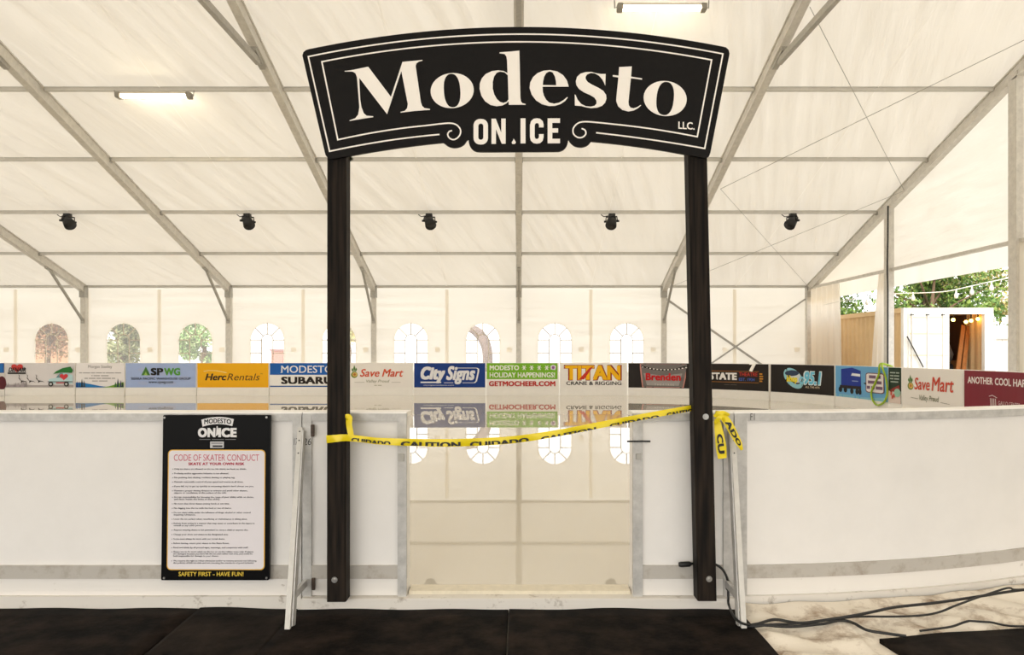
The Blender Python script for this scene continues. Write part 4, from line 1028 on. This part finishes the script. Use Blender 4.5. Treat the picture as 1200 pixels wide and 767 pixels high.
# ------------------------------------------------------------------ cables
def cable(lab, pts, r=.008, name='power_cable'):
    out = []
    for x, y, z in catmull(pts, 8):                       # rest on the folds of the tarp, never under them
        near = [v[2] for v in TZ if abs(v[0] - x) < .04 and abs(v[1] - y) < .05]
        if near and y < 3.74: z = max(z, max(near) + r)
        out.append((x, y, z))
    for _ in range(6):
        out = [out[0]] + [(out[i][0], out[i][1], max(out[i][2], (out[i - 1][2] + out[i][2] + out[i + 1][2]) / 3)) for i in range(1, len(out) - 1)] + [out[-1]]
    return tag(MB().tube(out, r, 8).build(name, M_cable, None, True), lab, 'cable', 'black power cables')
def G(px, py, z=0.045):                                   # point on the ground seen at a pixel
    Y = F * (EYE - z) / (py - CY); return ((px - CX) * Y / F, Y, z)
cable('black cable trailing over the tarp and up the curved board base', [G(872, 733, .03), G(886, 731, .05), G(905, 727), G(935, 730), G(962, 727, .06), G(1000, 721, .09), G(1025, 716, .10), P(1050, 711, 3.78), P(1100, 705.5, 3.84), P(1150, 698, 3.90), P(1185, 692.5, 3.96), P(1230, 687, 4.05)])
cable('black cable looping low across the tarp toward the grey mat', [G(872, 734, .03), G(895, 733, .05), G(930, 734), G(965, 730.5, .055), G(990, 731), G(1015, 738, .05), G(1040, 742, .05), G(1062, 745, .055)])
cable('black cable lying along the tarp and rising to a kink by the board', [G(880, 732, .045), G(915, 731, .055), G(950, 729, .06), G(1000, 722.5, .075), G(1050, 722, .07), G(1092, 719.5, .06), P(1120, 709, 3.80), P(1145, 700, 3.87), P(1175, 690, 3.93), P(1184, 688.5, 3.95), P(1192, 690.5, 3.97), P(1235, 688, 4.04)], .006)
cable('thin black cable on the tarp above the grey mat', [G(1078, 739, .04), G(1100, 736, .05), G(1128, 733, .045), G(1160, 733.5, .05), G(1200, 733.5, .05), G(1240, 733, .04)], .006)
g = thing('extension_lead', 'black extension cord with socket end behind the right timber post', 'cable', P(803, 661, 3.95))
MB().tube([P(795.5, 661, 3.955), P(798, 661, 3.955), P(800, 661, 3.955), P(808, 660.5, 3.955), P(811, 660, 3.955)], [.012, .016, .016, .015, .007], 10).build('socket_end', M_cable, g, True)
MB().tube(catmull([P(810, 660.2, 3.955), P(820, 659.5, 3.962), P(835, 660, 3.963), P(845, 665, 3.955), P(851, 674, 3.95), P(853, 683, 3.948), P(853.5, 700, 3.94), P(854, 708, 3.92), P(860, 722, 3.72), P(868, 729, 3.64), P(878, 732, 3.66)], 8), .007, 8).build('cord', M_cable, g, True)
MB().tube([P(852.8, 679, 3.945), P(853.2, 681, 3.945), P(853.4, 690, 3.942), P(853.4, 692, 3.942)], [.007, .014, .014, .007], 10).build('connector', M_cable, g, True)

# ------------------------------------------------------------------ spotlights and strip lights
def spot(X, yaw, lab):
    y = YE - 2 * SP; z = roof_z(y) - 0.02
    e = thing('spotlight', lab, 'spotlight', (X, y, z), 'black spotlights on the purlin')
    MB().box(X - .09, X + .09, y - .07, y + .07, z - .08, z + .02).build('clamp', M_blackmetal, e, bevel=.01)
    c = Vector((X + .05 * math.sin(yaw), y - .04, z - .20)); d = Vector((math.sin(yaw), -math.cos(yaw) * .7, -.75)).normalized(); r = d.cross(Vector((0, 0, 1))).normalized()
    yk = MB(); yk.tube([c + r * .16, c + r * .15 + Vector((0, .03, .13)), c - r * .15 + Vector((0, .03, .13)), c - r * .16], .02, 6); yk.build('yoke', M_blackmetal, e)
    b = MB(); b.tube([c - d * .19, c - d * .16, c - d * .02, c + d * .02, c + d * .2, c + d * .2], [.07, .115, .13, .135, .155, .125], 16); b.build('housing', M_blackmetal, e, True)
    MB().tube([c + d * .180, c + d * .185], .124, 16).build('lens', mat('spot_lens', (40, 38, 42), .1), e)
    for q in (-1, 1): MB().tube([c + r * .13 * q, c + r * .21 * q], .03, 8).build('knob', M_blackmetal, e)
    MB().tube([c - d * .15, c - d * .22 + Vector((0, .05, .05)), Vector((X - .22, y + .02, z - .06)), Vector((X - .3, y + .02, z))], .012, 6).build('lead', M_cable, e)
for X, yaw, lab in ((-12.52, .8, 'black spotlight at far left above the grey reindeer banner'), (-7.53, .5, 'black spotlight between the left timber post and the next arch'), (-2.49, .3, 'black spotlight just right of the left timber post'),
                    (2.58, -.2, 'black spotlight just left of the right timber post'), (7.6, -.7, 'black spotlight right of the right post near the gable arch')):
    spot(X, yaw, lab)
M_tube = emit('lit_tube', (255, 240, 205), 45.0)
def strip(X, y, lab, drop=0.06):
    z = roof_z(y) - drop
    e = thing('strip_light', lab, 'light', (X, y, z), 'lit strip lights on the purlins')
    hl = .68
    MB().box(X - hl, X + hl, y - .075, y + .075, z - .06, z - .02).build('housing', mat('fixture_white', (226, 220, 208), .5), e)
    for s in (-1, 1):
        MB().box(X + s * (hl + .05) - .05, X + s * (hl + .05) + .05, y - .08, y + .08, z - .13, z - .015).build('end_cap', mat('fixture_grey', (150, 144, 132), .5), e, bevel=.01)
        MB().tube([(X + s * (hl + .06), y, z - .03), (X + s * (hl + .14), y, z - .08), (X + s * (hl + .15), y, roof_z(y) - .02)], .012, 6).build('hanger', M_galv, e)
    for s in (-1, 1): MB().tube([(X - hl, y + s * .035, z - .085), (X + hl, y + s * .035, z - .085)], .022, 10).build('tube', M_tube, e)
strip(-7.60, YE - 4 * SP - .05, 'glowing strip light under the left roof beyond the sign')
strip(2.50, YE - 5 * SP, 'glowing strip light above the right half of the big sign', 0.17)

# ------------------------------------------------------------------ outside: container, fence, trees, lights
def cont():
    X0, X1, Y0, Y1, ZT = 10.62, 13.06, 18.84, 24.9, 2.76
    e = thing('shipping_container', 'white and tan shipping container with one door open', 'container', (11.84, 21.8, 0))
    tan = mat('container_tan', (226, 196, 150), .6, var=.05, scale=3); wh = mat('container_white', (240, 238, 232), .5, var=.03, scale=4)
    def corr(xa, inward, name, m):
        vs = []; fs = []; n = 0; y = Y0 + .1; per = .278; prof = []
        while y < Y1 - .1:
            for dy, dx in ((0, 0), (.07, 0), (.14, 1), (.21, 1)): prof.append((y + dy, dx))
            y += per
        for yy, dx in prof: vs += [(xa + inward * .04 * dx, yy, .15), (xa + inward * .04 * dx, yy, ZT - .12)]
        for i in range(len(prof) - 1): fs.append((2 * i, 2 * i + 2, 2 * i + 3, 2 * i + 1))
        return MB().add(vs, fs).build(name, m, e)
    corr(X0 + .01, 1, 'side_wall', tan); corr(X1 - .01, -1, 'side_wall', tan)
    MB().box(X0, X1, Y0, Y1, ZT - .05, ZT).build('roof', tan, e); MB().box(X0, X1, Y0, Y1, .02, .15).build('floor_deck', mat('container_floor', (70, 52, 40), .7), e)
    MB().box(X0 + .05, X1 - .05, Y1 - .08, Y1 - .03, .15, ZT).build('end_wall', mat('container_inside', (120, 96, 78), .7), e)
    for xx in (X0, X1):
        for z0, z1 in ((.02, .16), (ZT - .13, ZT + .005)): MB().box(xx - .03, xx + .03, Y0 + .1, Y1, z0, z1).build('side_rail', tan, e)
    fr = MB(); fr.box(X0 - .02, X0 + .12, Y0 - .03, Y0 + .1, 0, ZT); fr.build('corner_post', wh, e)
    MB().box(X1 - .22, X1 + .02, Y0 - .03, Y0 + .1, 0, ZT).build('corner_post', wh, e)
    MB().box(X0 + .12, X1 - .22, Y0 - .02, Y0 + .1, ZT - .17, ZT).build('header', wh, e); MB().box(X0, X1, Y0 - .02, Y0 + .1, 0, .16).build('sill', wh, e)
    dx1 = (1111 - CX) * Y0 / F
    d = MB().box(X0 + .10, dx1, Y0 - .055, Y0 - .01, .17, ZT - .16).build('door', wh, e)
    for t in (.08, .46, .84):
        xx = X0 + .10 + (dx1 - X0 - .1) * t; MB().tube([(xx, Y0 - .075, .2), (xx, Y0 - .075, ZT - .12)], .016, 8).build('lock_rod', wh, d)
    for z in (1.45, 2.05, 2.5): MB().box(X0 + .13, dx1 - .03, Y0 - .066, Y0 - .055, z - .02, z + .02).build('door_rib', mat('door_rib_cream', (232, 222, 196), .5), d)
    for t in (.08, .46, .84):
        xx = X0 + .10 + (dx1 - X0 - .1) * t; MB().box(xx - .04, xx + .04, Y0 - .09, Y0 - .05, ZT - .21, ZT - .18).build('hinge', mat('door_dark', (70, 68, 66), .6), d)
    MB().box(X0 + .12, dx1, Y0 - .03, Y0 - .02, ZT - .19, ZT - .165).build('gasket', mat('door_dark', (70, 68, 66), .6), d)
    MB().tube([P(1063, 394, Y0 - .12), P(1082, 430, Y0 - .12)], .018, 8).build('prop_rod', mat('door_dark', (70, 68, 66), .6), d)
    MB().box(X1 - .075, X1 - .06, Y0 + 1.0, Y1 - .2, .16, ZT - .14).build('shade_sheet', mat('shade_brown', (92, 62, 44), .8, var=.15, scale=5), e)  # added dark brown sheet: the dimness deep in the container, as colour
    # the open leaf folded back along the far side
    d2 = MB().box(X1 + .03, X1 + .08, Y0 + .05, Y0 + 1.2, .17, ZT - .16).build('door', wh, e)
    MB().tube([(X1 + .05, Y0 - .05, .3), (X1 + .05, Y0 - .05, 2.5)], .016, 8).build('lock_rod', wh, d2)
    return X0, X1, Y0, ZT
X0, X1, Y0, ZT = cont()
wd = mat('plank_brown', (156, 98, 46), .6, var=.2, scale=8)
for i, (xt, xb) in enumerate(((1129, 1117.5), (1134.6, 1125))):
    yb, yt = 19.25 + .05 * i, 19.72 + .05 * i
    a_ = P(xb, 0, yb); b_ = P(xt, 381 + i, yt)
    tag(MB().bar((a_[0], yb, .155), b_, .115, .04, up=(0, 1, 0)).build('plank', wd), ('brown plank leaning nearest the closed door inside the container', 'brown plank leaning nearest the bright wall inside the container')[i], 'plank', 'planks in the container')
tag(MB().box(12.70, 12.96, 19.75, 20.1, .15, 1.30).build('cardboard_box', mat('cardboard', (150, 108, 66), .8, var=.1), None, bevel=.02), 'brown cardboard box inside the open container', 'box')
g = thing('tool_pile', 'dark heap of gear on the container floor beside the planks', 'gear', (12.55, 20.4, .15))
MB().box(12.2, 12.68, 19.9, 20.6, .15, 1.20).build('black_case', mat('gear_black', (24, 24, 28), .5), g, bevel=.03)
MB().tube([(12.62, 20.3, 1.20), (12.66, 20.3, 1.5), (12.7, 20.35, 1.85)], [.2, .24, .10], 10).build('grey_bundle', mat('gear_grey', (120, 116, 112), .7, var=.3, scale=12), g, True)
M_bulb = emit('warm_bulb', (255, 190, 90), 14.0)
for i, (px, py) in enumerate(((1117, 374.5), (1132, 377), (1138, 375.5), (1146, 373.5))):
    yy = 19.15 + .04 * i; c = P(px, py, yy); e = thing('warm_bulb', ('first', 'second', 'third', 'fourth')[i] + ' small glowing bulb from the door inside the container', 'bulb', c, 'bulbs in the container')
    me = bpy.data.meshes.new('b'); bm = bmesh.new(); bmesh.ops.create_icosphere(bm, subdivisions=2, radius=.05, matrix=Matrix.Translation(c)); bm.to_mesh(me); bm.free(); obj('glass', me, M_bulb, e, True)
    MB().tube([(c[0], c[1], c[2] + .04), (c[0], c[1], c[2] + .11), (c[0], c[1], 2.705)], [.02, .018, .006], 8).build('holder', M_blackmetal, e)

fe = thing('fence', 'white solid fence beside the container at the gable doorway', 'fence', (15.2, 22.5, 0))
for i in range(6): MB().box(13.25 + i * .9, 13.25 + i * .9 + .88, 22.5, 22.55, 0, 2.0).build('panel', mat('fence_white', (238, 234, 226), .6), fe)
MB().box(13.2, 18.7, 22.45, 22.6, 2.0, 2.42).build('top_board', mat('fence_white', (238, 234, 226), .6), fe); MB().box(13.2, 18.7, 22.42, 22.5, 1.96, 2.0).build('rail', mat('fence_rail', (150, 148, 144), .6), fe)

# string light outside
pl = [P(965, 357, 21), P(1000, 350, 20.5), P(1050, 344, 20.0), P(1080, 343, 19.5), P(1110, 341, 19), P(1140, 334.5, 18.6), P(1170, 328, 18.2), P(1215, 319, 17.8)]
sl = thing('string_lights', 'white string of bulbs hanging outside the gable doorway', 'string lights', pl[3])
MB().tube(catmull(pl, 6), .014, 6).build('wire', mat('string_white', (240, 238, 230), .5), sl)
for px, py, yy in ((1016, 352.5, 20.3), (1070, 347, 19.7), (1120.5, 344, 18.85), (1139, 340, 18.6), (1162, 335, 18.3), (1184.5, 331, 18.05)):
    c = P(px, py, yy)
    MB().tube([(c[0], c[1], c[2] + .12), (c[0], c[1], c[2] + .04), (c[0], c[1], c[2] - .03), (c[0], c[1], c[2] - .10), (c[0], c[1], c[2] - .13)], [.015, .022, .05, .05, .01], 10).build('bulb', mat('string_white', (240, 238, 230), .5), sl, True)

def tree(base, h, rx, rz, n, cols, lab, seed, leaf=.2, trunk_r=.14, lean=(0, 0)):
    rnd = random.Random(seed); bx, by = base
    e = thing('tree', lab, 'tree', (bx, by, 0), 'trees outside the tent')
    bark = mat('bark', (112, 90, 70), .85, var=.2, scale=12)
    tr = MB(); tr.tube([(bx, by, 0), (bx + .1 + lean[0] * .4, by, h * .4), (bx + lean[0], by + lean[1], h * .85)], [trunk_r, trunk_r * .75, trunk_r * .2], 8)
    for k in range(7):
        th = rnd.uniform(0, 6.28); z0 = h * rnd.uniform(.32, .6); x0 = bx + lean[0] * z0 / h
        tr.tube([(x0, by, z0), (x0 + math.cos(th) * rx * .4, by + math.sin(th) * rx * .4, z0 + h * .14), (x0 + math.cos(th) * rx * .75, by + math.sin(th) * rx * .75, z0 + h * .22)], [trunk_r * .5, trunk_r * .3, trunk_r * .1], 6)
    tr.build('trunk', bark, e, True)
    clumps = []
    for k in range(36):
        th = rnd.uniform(0, 6.28); r = rx * math.sqrt(rnd.random()) * .85; zz = rnd.uniform(-1, 1)
        clumps.append((bx + lean[0] * .8 + r * math.cos(th) * math.sqrt(1 - .6 * zz * zz), by + r * math.sin(th), h - rz + zz * rz * .8, rx * rnd.uniform(.22, .42)))
    mbs = [MB() for _ in cols]
    for i in range(n):
        c = rnd.choice(clumps); d = Vector((rnd.gauss(0, 1), rnd.gauss(0, 1), rnd.gauss(0, .8))).normalized() * c[3] * rnd.random() ** .4
        p = Vector(c[:3]) + d; a = Vector((rnd.gauss(0, 1), rnd.gauss(0, 1), rnd.gauss(0, 1))).normalized(); b = a.cross(Vector((rnd.gauss(0, 1), rnd.gauss(0, 1), rnd.gauss(0, 1)))).normalized()
        L = leaf * rnd.uniform(.6, 1.3); wdt = L * .45
        rnd.choice(mbs).add([p - a * L * .5, p + b * wdt * .5, p + a * L * .5, p - b * wdt * .5], [(0, 1, 2, 3)])
    for k, c in enumerate(cols):
        o = mbs[k].build('foliage', mat('leaf_%d_%d_%d' % c, c, .55), e); o['kind'] = 'stuff'
GR = [(96, 128, 52), (128, 150, 70), (70, 100, 44)]; GY = [(170, 160, 90), (196, 176, 120), (120, 140, 66)]
tree((16.2, 27.5), 6.0, 2.6, 2.2, 12000, GR, 'green tree rising behind the container roof', 11, lean=(.6, 0))
tree((20.0, 31.5), 6.6, 2.2, 3.1, 15000, GY, 'yellowish tree beside the green one beyond the container', 12)
tree((23.4, 27.0), 7.4, 2.1, 3.5, 18000, GR, 'dense green tree at the edge of the gable doorway above the fence', 13)
tree((27.6, 33.5), 8.0, 2.4, 3.9, 15000, GR, 'dark green tree farther back beyond the fence', 14)
tree((13.6, 31.5), 6.4, 2.4, 2.0, 11000, GR, 'green tree showing over the tan container side', 15)
tree((-18.7, 32.0), 5.0, 1.5, 2.3, 12000, [(146, 152, 104), (170, 172, 128), (120, 130, 84)], 'olive tree seen through the second arched window', 16)
tree((-15.5, 33.5), 5.2, 1.5, 2.4, 12000, [(120, 160, 92), (160, 186, 120), (190, 206, 160)], 'fresh green tree seen through the third arched window', 17)
tree((-10.0, 40.0), 4.2, 1.2, 1.1, 2500, [(190, 190, 120), (200, 180, 110)], 'small yellow tree seen beside the left timber post', 18)

tree((-21.6, 31.2), 4.4, 1.3, 1.7, 3500, [(170, 124, 90), (140, 120, 84), (190, 150, 120)], 'sparse brown tree seen through the leftmost arched window', 19)
bd = thing('brick_building', 'tan brick building seen through the leftmost arched window', 'building', (-24.5, 36, 0))
MB().box(-28, -22.3, 35, 35.6, 0, 6).build('wall', mat('tan_brick', (170, 128, 98), .8, var=.15, scale=9), bd)
for i in range(3):
    f = MB().box(-27 + i * 1.6, -26 + i * 1.6, 34.93, 35, 3.7, 5.1).build('window_frame', mat('frame_pale', (226, 216, 204), .6), bd); MB().box(-26.9 + i * 1.6, -26.1 + i * 1.6, 34.9, 34.94, 3.8, 5.0).build('pane', mat('pane_grey', (110, 112, 118), .2), f)
MB().box(-28.2, -22.2, 34.8, 35.8, 6, 6.3).build('roof', mat('roof_grey', (120, 110, 104), .8), bd)
bp = thing('brick_pier', 'reddish brick pier seen through the fourth arched window', 'pier', (-11.1, 31.0, 0))
MB().box(-11.25, -10.72, 31.0, 31.5, 0, 1.62).build('pier', mat('red_brick', (188, 128, 116), .85, var=.2, scale=10), bp); MB().box(-11.3, -10.66, 30.95, 31.55, 1.62, 1.70).build('cap', mat('pier_cap', (150, 110, 108), .8), bp)
ar = thing('curved_sculpture', 'curved pale textured arch seen through the window near the centre', 'sculpture', (-1.4, 29, 0))
ap = [P(540, 385, 29), P(548, 383.5, 29), P(558, 388, 29), P(566, 397, 29), P(570.5, 409, 29), P(571.5, 425, 29), P(571, 450, 29), P(570, 466, 29)]
MB().tube(catmull(ap, 6), [.12 + .10 * min(1, i / 14) for i in range(len(catmull(ap, 6)))], 12).build('arch', mat('pale_stone', (116, 98, 90), .8, var=.4, scale=7, bump=.6), ar, True)
